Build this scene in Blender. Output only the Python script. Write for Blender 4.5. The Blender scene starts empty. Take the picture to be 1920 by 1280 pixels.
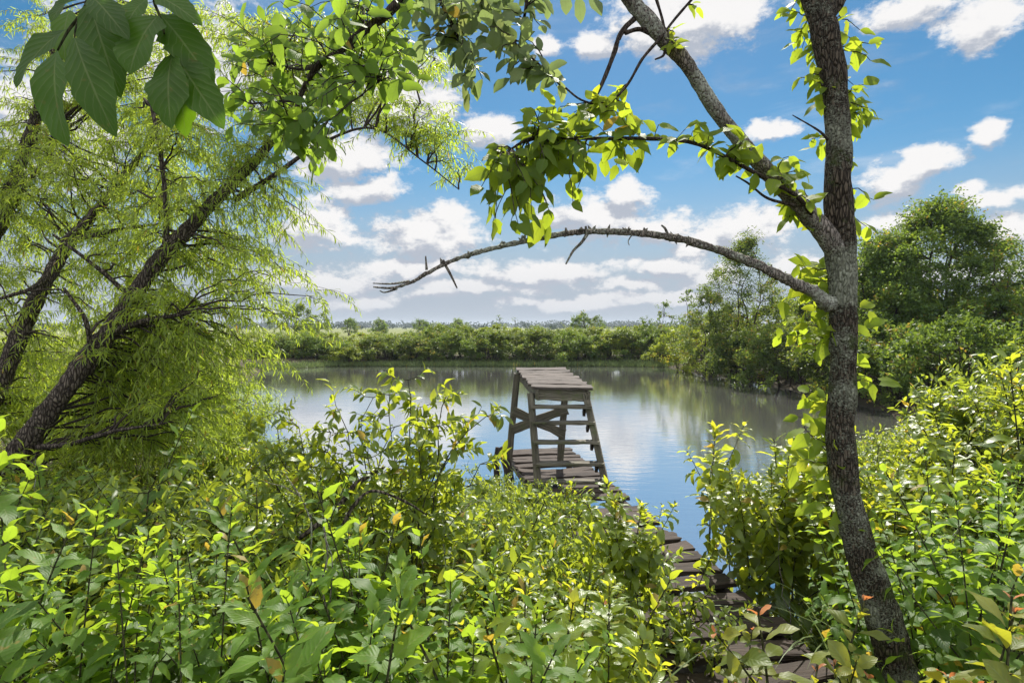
import bpy, math, random
import numpy as np
from mathutils import Vector, noise as mnoise

# ------------------------------------------------------------------ camera, world, sun
SC = bpy.context.scene
F = 1067.0                      # focal length in photo pixels (1920 wide)
EYE = np.array([0.0, 0.0, 2.35])
PITCH = -math.atan(28.0 / F)

cam_d = bpy.data.cameras.new("camera")
cam = bpy.data.objects.new("camera", cam_d)
SC.collection.objects.link(cam)
cam_d.sensor_fit = 'HORIZONTAL'
cam_d.sensor_width = 36.0
cam_d.lens = 36.0 * F / 1920.0
cam_d.clip_start = 0.05
cam_d.clip_end = 6000
cam.location = EYE
cam.rotation_euler = (math.pi / 2 + PITCH, 0, 0)
SC.camera = cam


def P(px, py, d):
    """point seen at a photo pixel, standing d metres ahead of the camera"""
    x = (px - 960.0) / F
    y = (640.0 - py) / F
    fw = np.array([0, math.cos(PITCH), math.sin(PITCH)])
    up = np.array([0, -math.sin(PITCH), math.cos(PITCH)])
    v = fw + x * np.array([1.0, 0, 0]) + y * up
    return EYE + v * (d / v[1])


SUN_AZ, SUN_EL = math.radians(10), math.radians(50)
sun_dir = Vector((math.sin(SUN_AZ) * math.cos(SUN_EL), math.cos(SUN_AZ) * math.cos(SUN_EL), math.sin(SUN_EL)))
sd = bpy.data.lights.new("sun", 'SUN')
sd.energy = 4.0
sd.angle = math.radians(0.5)
sd.color = (1.0, 0.95, 0.86)
so = bpy.data.objects.new("sun", sd)
so.rotation_euler = sun_dir.to_track_quat('Z', 'Y').to_euler()
so.location = (0, 0, 30)
SC.collection.objects.link(so)

SC.view_settings.view_transform = 'Standard'
SC.view_settings.look = 'None'
SC.view_settings.gamma = 1
SC.view_settings.exposure = 1.1
SC.render.engine = 'CYCLES'
cy = SC.cycles
cy.use_denoising = True
cy.max_bounces = 8
cy.diffuse_bounces = 4
cy.glossy_bounces = 3
cy.transmission_bounces = 6
cy.caustics_reflective = False
cy.caustics_refractive = False
cy.sample_clamp_indirect = 6.0


class NT:
    """small helper that writes shader nodes"""
    def __init__(self, tree):
        self.t = tree
        self.n = tree.nodes
        self.l = tree.links

    def node(self, typ, ins=None, **kw):
        nd = self.n.new(typ)
        for k, v in kw.items():
            setattr(nd, k, v)
        for k, v in (ins or {}).items():
            if isinstance(v, bpy.types.NodeSocket):
                self.l.new(v, nd.inputs[k])
            else:
                nd.inputs[k].default_value = v
        return nd

    def math(self, op, a, b=0.0, c=0.0, clamp=False):
        nd = self.node('ShaderNodeMath', {0: a, 1: b, 2: c}, operation=op, use_clamp=clamp)
        return nd.outputs[0]

    def vmath(self, op, a, b=(0, 0, 0), c=(0, 0, 0)):
        nd = self.node('ShaderNodeVectorMath', {0: a, 1: b, 2: c}, operation=op)
        return nd

    def noise(self, vec, scale, detail=4, rough=0.55, dist=0.0):
        return self.node('ShaderNodeTexNoise', {'Vector': vec, 'Scale': scale, 'Detail': detail,
                                                'Roughness': rough, 'Distortion': dist})

    def ramp(self, fac, stops, interp='LINEAR'):
        nd = self.node('ShaderNodeValToRGB', {0: fac})
        cr = nd.color_ramp
        cr.interpolation = interp
        while len(cr.elements) < len(stops):
            cr.elements.new(0.5)
        for e, (p, c) in zip(cr.elements, stops):
            e.position = p
            e.color = tuple(c) + (1,) if len(c) == 3 else c
        return nd.outputs[0]

    def mix(self, fac, a, b, blend='MIX'):
        nd = self.node('ShaderNodeMix', None, data_type='RGBA', blend_type=blend)
        for k, v in ((0, fac), (6, a), (7, b)):
            if isinstance(v, bpy.types.NodeSocket):
                self.l.new(v, nd.inputs[k])
            else:
                nd.inputs[k].default_value = (tuple(v) + (1,)) if hasattr(v, '__len__') and len(v) == 3 else v
        return nd.outputs[2]

    def smooth(self, v, lo, hi, a=0.0, b=1.0):
        nd = self.node('ShaderNodeMapRange', {0: v, 1: lo, 2: hi, 3: a, 4: b}, interpolation_type='SMOOTHSTEP')
        return nd.outputs[0]


def azel(px, py):
    v = P(px, py, 100.0) - EYE
    return math.atan2(v[0], v[1]), math.asin(v[2] / np.linalg.norm(v))


# cumulus seen in the photograph: pixel centre, radii, weight
CLOUDS = [(1300, 30, 170, 95), (1140, 90, 55, 40), (1850, 40, 125, 75), (1700, 15, 120, 40), (1890, 245, 60, 32),
          (1440, 252, 60, 22), (1745, 310, 110, 36), (1660, 345, 95, 40), (1835, 350, 50, 18), (1870, 372, 95, 20),
          (1890, 430, 80, 34), (1410, 432, 130, 55), (1320, 450, 70, 34), (1175, 362, 55, 36), (1120, 405, 120, 52),
          (1230, 420, 80, 40), (790, 445, 135, 56), (835, 420, 60, 42), (590, 420, 95, 52), (700, 358, 95, 30),
          (640, 300, 130, 52), (920, 250, 55, 38), (1010, 510, 130, 32), (1250, 495, 110, 26), (1060, 95, 28, 28),
          (760, 500, 150, 30), (600, 520, 120, 30), (120, 250, 150, 120), (420, 120, 260, 130), (740, 190, 150, 90),
          (1500, 505, 90, 24), (1750, 500, 120, 22), (1660, 420, 70, 26), (900, 540, 200, 18), (1230, 555, 200, 16),
          (1900, 520, 90, 30), (1090, 500, 60, 24), (1180, 530, 70, 20), (820, 555, 90, 16), (640, 560, 90, 22), (1060, 570, 120, 14), (1350, 520, 80, 30)]

world = bpy.data.worlds.new("World")
SC.world = world
world.use_nodes = True
W = NT(world.node_tree)
W.n.clear()
tc = W.node('ShaderNodeTexCoord').outputs['Generated']
sky = W.node('ShaderNodeTexSky', None, sky_type='NISHITA', sun_disc=False)
sky.sun_elevation = SUN_EL
sky.sun_rotation = SUN_AZ
sky.altitude = 0
sky.air_density = 1.0
sky.dust_density = 0.25
sky.ozone_density = 2.5
dirn = W.vmath('NORMALIZE', tc).outputs[0]
sep = W.node('ShaderNodeSeparateXYZ', {0: dirn})
az_s = W.math('ARCTAN2', sep.outputs[0], sep.outputs[1])
el_s = W.math('ARCSINE', sep.outputs[2])
warp1 = W.noise(dirn, 5.0, 5, 0.6)
wv = W.vmath('SUBTRACT', warp1.outputs['Color'], (0.5, 0.5, 0.5)).outputs[0]
ae = W.node('ShaderNodeCombineXYZ', {0: az_s, 1: el_s}).outputs[0]
ae_w = W.vmath('MULTIPLY_ADD', wv, (0.16, 0.075, 0.0), ae).outputs[0]


def cloud_field(vec):
    best = None
    for (px, py, rx, ry) in CLOUDS:
        a, e = azel(px, py)
        a2, _ = azel(px + rx, py)
        _, e2 = azel(px, py - ry)
        ra, re = abs(a2 - a), abs(e2 - e)
        m = W.vmath('MULTIPLY_ADD', vec, (1 / ra, 1 / re, 0), (-a / ra, -e / re, 0)).outputs[0]
        ln = W.vmath('LENGTH', m).outputs['Value']
        best = ln if best is None else W.node('ShaderNodeMath', {0: best, 1: ln, 2: 0.35}, operation='SMOOTH_MIN').outputs[0]
    return best


f0 = cloud_field(ae_w)
f1 = cloud_field(W.vmath('ADD', ae_w, (0.004, 0.022, 0)).outputs[0])
nz = W.noise(W.vmath('MULTIPLY', dirn, (1, 1, 1.7)).outputs[0], 19.0, 10, 0.68).outputs[0]
nzs = W.math('MULTIPLY', W.math('SUBTRACT', nz, 0.5), 2.3)
nz2 = W.noise(W.vmath('MULTIPLY_ADD', dirn, (1, 1, 1.7), (0.002, 0.0, 0.03)).outputs[0], 17.0, 6, 0.62).outputs[0]
dens = W.math('ADD', W.math('SUBTRACT', 1.0, f0), nzs)
mask = W.smooth(dens, -0.10, 0.46)
# thin high veil
veil = W.noise(W.vmath('MULTIPLY', dirn, (2.0, 2.0, 9.0)).outputs[0], 2.6, 7, 0.62, 0.4).outputs[0]
veil = W.math('MULTIPLY', W.smooth(veil, 0.50, 0.8), 0.3)
mask = W.math('MAXIMUM', mask, veil)
# broken cumulus added out of view, overhead and behind, as white fill light
gen = W.noise(W.vmath('MULTIPLY', dirn, (1, 1, 1.6)).outputs[0], 3.1, 7, 0.6).outputs[0]
gen = W.smooth(gen, 0.37, 0.49)
away = W.math('MAXIMUM', W.smooth(W.math('ABSOLUTE', az_s), 0.85, 1.15), W.smooth(el_s, 0.66, 0.85))
mask = W.math('MAXIMUM', mask, W.math('MULTIPLY', gen, away))
# grey bases where there is more cloud above
shade = W.math('ADD', W.math('MULTIPLY', W.math('SUBTRACT', f0, f1), 1.1), W.math('MULTIPLY', W.math('SUBTRACT', nz2, nz), 2.6))
shade = W.smooth(shade, -0.35, 0.40)
ccol = W.mix(shade, (1.0, 0.985, 0.98), (0.50, 0.545, 0.63))
ccol = W.mix(W.smooth(el_s, 0.01, 0.14, 0.5, 0.0), ccol, (0.55, 0.585, 0.66))
fill_gain = W.smooth(W.math('ABSOLUTE', az_s), 0.9, 1.9, 1.0, 2.3)   # boosts the unseen side and rear clouds to lift the shadows
ccol = W.mix(1.0, ccol, W.node('ShaderNodeCombineXYZ', {0: fill_gain, 1: fill_gain, 2: fill_gain}).outputs[0], 'MULTIPLY')
skyc = W.node('ShaderNodeHueSaturation', {'Hue': 0.487, 'Saturation': 1.33, 'Value': 0.77, 'Color': sky.outputs[0]}).outputs[0]
# pale moist air near the horizon
hz = W.smooth(el_s, 0.03, 0.30, 0.95, 0.0)
bg_sky = W.node('ShaderNodeBackground', {'Color': skyc, 'Strength': 0.057})
bg_low = W.node('ShaderNodeBackground', {'Color': (0.50, 0.57, 0.68, 1), 'Strength': 0.40})
bg_cl = W.node('ShaderNodeBackground', {'Color': ccol, 'Strength': 0.44})
m0 = W.node('ShaderNodeMixShader', {0: hz, 1: bg_sky.outputs[0], 2: bg_low.outputs[0]})
mask_up = W.math('MULTIPLY', mask, W.smooth(el_s, -0.01, 0.04, 0.3, 1.0))
m1 = W.node('ShaderNodeMixShader', {0: mask_up, 1: m0.outputs[0], 2: bg_cl.outputs[0]})
wo = W.node('ShaderNodeOutputWorld', {0: m1.outputs[0]})
world.cycles.sampling_method = 'MANUAL'
world.cycles.sample_map_resolution = 512


# ------------------------------------------------------------------ materials
def new_mat(name):
    m = bpy.data.materials.new(name)
    m.use_nodes = True
    n = NT(m.node_tree)
    n.n.clear()
    return m, n


def leaf_mat(name, dark, light, trans, tfac=0.45, rough=0.42, spec=0.45, veins=9.0, spots=0.0, wear=(0.30, 0.20, 0.05), holes=False):
    """two sided leaf: glossy front plus light that passes through; tone runs from old to young leaf colour"""
    m, n = new_mat(name)
    tone = n.node('ShaderNodeAttribute', None, attribute_name='tone').outputs['Fac']
    oi = n.node('ShaderNodeObjectInfo').outputs['Random']
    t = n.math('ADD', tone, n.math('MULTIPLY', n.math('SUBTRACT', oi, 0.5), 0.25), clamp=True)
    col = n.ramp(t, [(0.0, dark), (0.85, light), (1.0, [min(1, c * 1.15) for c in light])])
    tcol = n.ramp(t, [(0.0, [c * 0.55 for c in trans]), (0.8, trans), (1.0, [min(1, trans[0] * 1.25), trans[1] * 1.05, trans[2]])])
    nrm = None
    old = n.smooth(tone, 0.983, 0.99)
    col = n.mix(old, col, (0.26, 0.19, 0.04)); tcol = n.mix(old, tcol, (0.62, 0.42, 0.05))
    if veins:
        uv = n.node('ShaderNodeUVMap').outputs[0]
        s = n.node('ShaderNodeSeparateXYZ', {0: uv})
        au = n.math('ABSOLUTE', n.math('SUBTRACT', s.outputs[0], 0.5))
        rib = n.smooth(au, 0.012, 0.035, 1.0, 0.0)
        w = n.math('SINE', n.math('MULTIPLY', n.math('SUBTRACT', s.outputs[1], n.math('MULTIPLY', au, 0.55)), veins * 6.283))
        side = n.smooth(w, 0.86, 1.0)
        v = n.math('MAXIMUM', rib, n.math('MULTIPLY', side, 0.6))
        col = n.mix(n.math('MULTIPLY', v, 0.6), col, (0.24, 0.30, 0.10))
        tcol = n.mix(n.math('MULTIPLY', v, 0.35), tcol, (0.10, 0.14, 0.02))
        nz_ = n.noise(uv, 5.0, 3)
        h = n.math('ADD', n.math('MULTIPLY', w, 0.35), n.math('MULTIPLY', rib, -0.8))
        bump = n.node('ShaderNodeBump', {'Strength': 0.2, 'Distance': 0.004, 'Height': h})
        nrm = bump.outputs[0]
        geo = n.node('ShaderNodeTexCoord').outputs['Object']
        bl = n.noise(geo, 22.0, 3).outputs[0]
        col = n.mix(n.smooth(bl, 0.35, 0.75, 0.0, 0.35), col, [c * 0.5 for c in dark])
        if spots:
            sp = n.noise(geo, 55.0, 2).outputs[0]
            k = n.math('MULTIPLY', n.smooth(sp, 0.66, 0.70), spots)
            col = n.mix(k, col, wear)
            tcol = n.mix(k, tcol, [c * 0.5 for c in wear])
    ins = {'Base Color': col, 'Roughness': rough, 'Specular IOR Level': spec}
    if nrm is not None:
        ins['Normal'] = nrm
    bs = n.node('ShaderNodeBsdfPrincipled', ins)
    tr = n.node('ShaderNodeBsdfTranslucent', {'Color': tcol})
    mx = n.node('ShaderNodeMixShader', {0: tfac, 1: bs.outputs[0], 2: tr.outputs[0]})
    if holes:
        hz1 = n.noise(n.node('ShaderNodeTexCoord').outputs['Object'], 48.0, 1).outputs[0]
        hm_ = n.math('GREATER_THAN', hz1, 0.742)
        tp_ = n.node('ShaderNodeBsdfTransparent')
        mx = n.node('ShaderNodeMixShader', {0: hm_, 1: mx.outputs[0], 2: tp_.outputs[0]})
    n.node('ShaderNodeOutputMaterial', {0: mx.outputs[0]})
    return m


def bark_mat(name, c1, c2, lichen=None, lich_amt=0.5, scale=1.0, bump=0.6, moss=None):
    m, n = new_mat(name)
    ob = n.node('ShaderNodeTexCoord').outputs['Object']
    v1 = n.vmath('MULTIPLY', ob, (14 * scale, 14 * scale, 5 * scale)).outputs[0]
    a = n.noise(v1, 1.6, 8, 0.65, 0.6).outputs[0]
    vo = n.node('ShaderNodeTexVoronoi', {'Vector': n.vmath('MULTIPLY_ADD', ob, (38 * scale, 38 * scale, 9 * scale), (0, 0, 0)).outputs[0], 'Scale': 1.3},
                feature='DISTANCE_TO_EDGE').outputs['Distance']
    crack = n.smooth(vo, 0.0, 0.22)
    col = n.mix(n.smooth(a, 0.3, 0.7), c1, c2)
    col = n.mix(crack, [c * 0.42 for c in c1], col)
    h = n.math('ADD', n.math('MULTIPLY', crack, 0.7), n.math('MULTIPLY', a, 0.8))
    if lichen is not None:
        l1 = n.noise(n.vmath('MULTIPLY', ob, (75, 75, 105)).outputs[0], 1.5, 6, 0.7).outputs[0]
        l2 = n.noise(ob, 3.2, 4, 0.6).outputs[0]
        lm = n.math('ADD', l1, n.math('MULTIPLY', n.math('SUBTRACT', l2, 0.5), 1.3))
        k = n.smooth(lm, 0.60 - 0.2 * lich_amt, 0.68 - 0.2 * lich_amt)
        lc = n.mix(n.smooth(n.noise(ob, 90, 3).outputs[0], 0.35, 0.7), [c * 0.55 for c in lichen], lichen)
        col = n.mix(k, col, lc)
        h = n.math('ADD', h, n.math('MULTIPLY', k, 0.5))
    if moss is not None:
        k = n.smooth(n.noise(ob, 7.0, 5, 0.65).outputs[0], 0.56, 0.68, 0, 0.8)
        col = n.mix(k, col, moss)
    bp = n.node('ShaderNodeBump', {'Strength': bump, 'Distance': 0.02, 'Height': h})
    bs = n.node('ShaderNodeBsdfPrincipled', {'Base Color': col, 'Roughness': 0.92, 'Specular IOR Level': 0.15, 'Normal': bp.outputs[0]})
    n.node('ShaderNodeOutputMaterial', {0: bs.outputs[0]})
    return m


def wood_mat(name, c1, c2, c3, moss=None):
    """weathered planks, grain along the UV's first axis"""
    m, n = new_mat(name)
    uv = n.node('ShaderNodeUVMap').outputs[0]
    ob = n.node('ShaderNodeTexCoord').outputs['Object']
    g = n.noise(n.vmath('MULTIPLY', uv, (2.2, 46, 1)).outputs[0], 1.0, 9, 0.68, 0.5).outputs[0]
    g2 = n.noise(n.vmath('MULTIPLY', uv, (1.2, 16, 1)).outputs[0], 1.0, 6, 0.6, 1.0).outputs[0]
    b = n.noise(ob, 2.3, 5, 0.6).outputs[0]
    tone = n.node('ShaderNodeAttribute', None, attribute_name='tone').outputs['Fac']
    col = n.mix(n.smooth(g, 0.32, 0.7), c1, c2)
    col = n.mix(n.smooth(g2, 0.55, 0.75, 0, 0.7), col, c3)
    col = n.mix(n.smooth(b, 0.45, 0.72, 0, 0.55), col, [c * 0.45 for c in c1])
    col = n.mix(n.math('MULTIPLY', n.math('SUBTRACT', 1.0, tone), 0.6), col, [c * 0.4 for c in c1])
    crack = n.smooth(n.noise(n.vmath('MULTIPLY', uv, (1.5, 60, 1)).outputs[0], 1.0, 4, 0.5, 0.8).outputs[0], 0.30, 0.40)
    col = n.mix(crack, [c * 0.12 for c in c1], col)
    if moss is not None:
        k = n.smooth(n.noise(ob, 6.0, 6, 0.7).outputs[0], 0.52, 0.66, 0, 0.75)
        col = n.mix(k, col, moss)
    h = n.math('ADD', n.math('MULTIPLY', g, 0.8), n.math('MULTIPLY', crack, 0.7))
    bp = n.node('ShaderNodeBump', {'Strength': 0.7, 'Distance': 0.012, 'Height': h})
    bs = n.node('ShaderNodeBsdfPrincipled', {'Base Color': col, 'Roughness': 0.8, 'Specular IOR Level': 0.25, 'Normal': bp.outputs[0]})
    n.node('ShaderNodeOutputMaterial', {0: bs.outputs[0]})
    return m


M = {}
M['weed'] = leaf_mat('weed_leaf', (0.026, 0.068, 0.016), (0.080, 0.160, 0.020), (0.46, 0.66, 0.04), 0.48, 0.50, 0.32, 9, 0.5, holes=True)
M['button'] = leaf_mat('glossy_leaf', (0.030, 0.072, 0.014), (0.12, 0.18, 0.02), (0.62, 0.70, 0.04), 0.50, 0.34, 0.55, 8, 0.15)
M['small'] = leaf_mat('small_leaf', (0.030, 0.070, 0.016), (0.13, 0.19, 0.028), (0.56, 0.66, 0.045), 0.46, 0.40, 0.5, 0)
M['red'] = leaf_mat('young_red_leaf', (0.04, 0.09, 0.018), (0.16, 0.17, 0.03), (0.60, 0.60, 0.04), 0.42, 0.45, 0.3, 8, 0.6)
M['redtip'] = leaf_mat('red_tip_leaf', (0.30, 0.11, 0.05), (0.42, 0.17, 0.07), (0.75, 0.26, 0.08), 0.40, 0.38, 0.4, 6)
M['willow'] = leaf_mat('willow_leaf', (0.075, 0.125, 0.022), (0.19, 0.25, 0.035), (0.62, 0.78, 0.06), 0.51, 0.42, 0.4, 0)
M['elm'] = leaf_mat('lichen_tree_leaf', (0.05, 0.105, 0.015), (0.16, 0.22, 0.02), (0.54, 0.68, 0.04), 0.53, 0.55, 0.2, 9, 0.3)
M['over'] = leaf_mat('overhanging_leaf', (0.045, 0.10, 0.02), (0.105, 0.18, 0.026), (0.40, 0.60, 0.05), 0.52, 0.55, 0.2, 8, 0.15)
M['dull'] = leaf_mat('dull_leaflet', (0.06, 0.10, 0.045), (0.13, 0.17, 0.07), (0.38, 0.50, 0.14), 0.45, 0.5, 0.3, 8, 0.15)
M['farwood'] = leaf_mat('far_wood_leaf', (0.016, 0.034, 0.018), (0.03, 0.055, 0.025), (0.05, 0.08, 0.03), 0.3, 0.6, 0.2, 0)
M['big'] = leaf_mat('large_dark_leaf', (0.034, 0.085, 0.008), (0.062, 0.130, 0.010), (0.16, 0.34, 0.012), 0.48, 0.5, 0.3, 9, 0.2)
M['tree'] = leaf_mat('far_tree_leaf', (0.032, 0.078, 0.018), (0.10, 0.165, 0.028), (0.30, 0.42, 0.04), 0.42, 0.5, 0.3, 0)
M['hedge'] = leaf_mat('hedge_leaf', (0.030, 0.066, 0.016), (0.105, 0.155, 0.028), (0.32, 0.42, 0.04), 0.40, 0.5, 0.3, 0)
M['bright_shrub'] = leaf_mat('bright_shrub_leaf', (0.06, 0.11, 0.016), (0.20, 0.26, 0.03), (0.55, 0.64, 0.045), 0.42, 0.45, 0.35, 0)  # lighter green leaf colour for some hedge and bank bushes
M['grass'] = leaf_mat('shore_grass', (0.05, 0.09, 0.03), (0.14, 0.19, 0.06), (0.20, 0.28, 0.08), 0.35, 0.5, 0.3, 0)
M['stem'] = bark_mat('green_stem', (0.045, 0.05, 0.022), (0.085, 0.085, 0.035), None, 0, 3.0, 0.2)
M['twig'] = bark_mat('dark_twig', (0.045, 0.035, 0.028), (0.085, 0.07, 0.055), None, 0, 2.0, 0.4)
M['wbark'] = bark_mat('willow_bark', (0.06, 0.048, 0.038), (0.16, 0.135, 0.105), None, 0, 0.9, 1.0)
M['lbark'] = bark_mat('lichen_bark', (0.055, 0.044, 0.033), (0.145, 0.118, 0.088), (0.28, 0.295, 0.225), 0.55, 1.9, 0.9, (0.06, 0.085, 0.02))
M['dbark'] = bark_mat('dead_branch_bark', (0.16, 0.14, 0.12), (0.33, 0.29, 0.255), (0.44, 0.46, 0.38), 0.5, 2.0, 0.7)
M['dock'] = wood_mat('dock_wood', (0.038, 0.029, 0.024), (0.082, 0.059, 0.047), (0.13, 0.10, 0.083))
M['tower'] = wood_mat('platform_wood', (0.085, 0.076, 0.058), (0.235, 0.213, 0.168), (0.32, 0.295, 0.245), (0.10, 0.115, 0.05))
M['top'] = wood_mat('platform_top_wood', (0.052, 0.042, 0.037), (0.145, 0.120, 0.106), (0.215, 0.188, 0.172))
M['post'] = wood_mat('wet_post_wood', (0.03, 0.022, 0.018), (0.085, 0.065, 0.055), (0.12, 0.10, 0.09))


def ground_mat():
    m, n = new_mat('bank_soil')
    ob = n.node('ShaderNodeTexCoord').outputs['Object']
    s = n.node('ShaderNodeSeparateXYZ', {0: ob})
    a = n.noise(ob, 1.4, 8, 0.65).outputs[0]
    b = n.noise(ob, 9.0, 6, 0.6).outputs[0]
    soil = n.mix(a, (0.028, 0.021, 0.014), (0.075, 0.058, 0.036))
    soil = n.mix(n.smooth(b, 0.5, 0.7, 0, 0.7), soil, (0.035, 0.055, 0.016))
    g = n.noise(ob, 0.05, 6, 0.6).outputs[0]
    field = n.mix(g, (0.09, 0.125, 0.035), (0.19, 0.18, 0.065))
    field = n.mix(n.smooth(b, 0.4, 0.7, 0, 0.4), field, (0.12, 0.15, 0.04))
    col = n.mix(n.smooth(s.outputs[1], 37, 44), soil, field)
    bp = n.node('ShaderNodeBump', {'Strength': 0.6, 'Distance': 0.05, 'Height': n.math('ADD', a, b)})
    bs = n.node('ShaderNodeBsdfPrincipled', {'Base Color': col, 'Roughness': 0.95, 'Specular IOR Level': 0.2, 'Normal': bp.outputs[0]})
    n.node('ShaderNodeOutputMaterial', {0: bs.outputs[0]})
    return m


def water_mat():
    m, n = new_mat('pond_water')
    ob = n.node('ShaderNodeTexCoord').outputs['Object']
    a = n.noise(n.vmath('MULTIPLY', ob, (1.0, 2.6, 1.0)).outputs[0], 2.6, 5, 0.55, 0.3).outputs[0]
    b = n.noise(n.vmath('MULTIPLY', ob, (0.6, 1.3, 1.0)).outputs[0], 0.5, 3, 0.5).outputs[0]
    h = n.math('ADD', n.math('MULTIPLY', a, 0.35), n.math('MULTIPLY', b, 0.5))
    bp = n.node('ShaderNodeBump', {'Strength': 0.25, 'Distance': 0.03, 'Height': h})
    mud = n.noise(ob, 0.35, 4).outputs[0]
    col = n.mix(mud, (0.16, 0.158, 0.145), (0.21, 0.208, 0.19))
    df = n.node('ShaderNodeBsdfDiffuse', {'Color': col})
    gl = n.node('ShaderNodeBsdfGlossy', {'Color': (0.93, 0.95, 0.97, 1), 'Roughness': 0.04, 'Normal': bp.outputs[0]})
    fc_ = n.node('ShaderNodeLayerWeight', {'Blend': 0.5, 'Normal': bp.outputs[0]}).outputs['Facing']
    k = n.math('MULTIPLY_ADD', n.math('POWER', fc_, 2.0), 0.36, 0.60, clamp=True)
    mx = n.node('ShaderNodeMixShader', {0: k, 1: df.outputs[0], 2: gl.outputs[0]})
    n.node('ShaderNodeOutputMaterial', {0: mx.outputs[0]})
    return m


M['ground'] = ground_mat()
M['water'] = water_mat()


# ------------------------------------------------------------------ mesh builders
def unit(v):
    v = np.asarray(v, float)
    n = np.linalg.norm(v, axis=-1, keepdims=True)
    return v / np.maximum(n, 1e-9)


PROFILES = {
    'ovate': lambda s: np.sin(np.pi * np.clip(s, 0, 1) ** 0.72) ** 0.9,
    'lance': lambda s: np.sin(np.pi * np.clip(s, 0, 1) ** 0.80) ** 1.05,
    'ellip': lambda s: np.sin(np.pi * np.clip(s, 0, 1) ** 0.95) ** 0.75,
    'broad': lambda s: np.sin(np.pi * np.clip(s, 0, 1) ** 0.84) ** 0.62,
    'obov': lambda s: np.sin(np.pi * np.clip(s, 0, 1) ** 1.15) ** 0.8,
}


class Leaves:
    def __init__(self):
        self.b, self.d, self.u, self.L, self.W, self.k, self.f, self.t = [], [], [], [], [], [], [], []

    def add(self, b, d, u, L, W, k=0.5, f=0.25, t=0.5):
        self.b.append(b); self.d.append(d); self.u.append(u); self.L.append(L); self.W.append(W)
        self.k.append(k); self.f.append(f); self.t.append(t)

    def add_many(self, b, d, u, L, W, k, f, t):
        n = len(b)
        ex = lambda a: list(np.broadcast_to(np.asarray(a, float), (n,)))
        self.b += list(b); self.d += list(d); self.u += list(u)
        self.L += ex(L); self.W += ex(W); self.k += ex(k); self.f += ex(f); self.t += ex(t)


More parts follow.
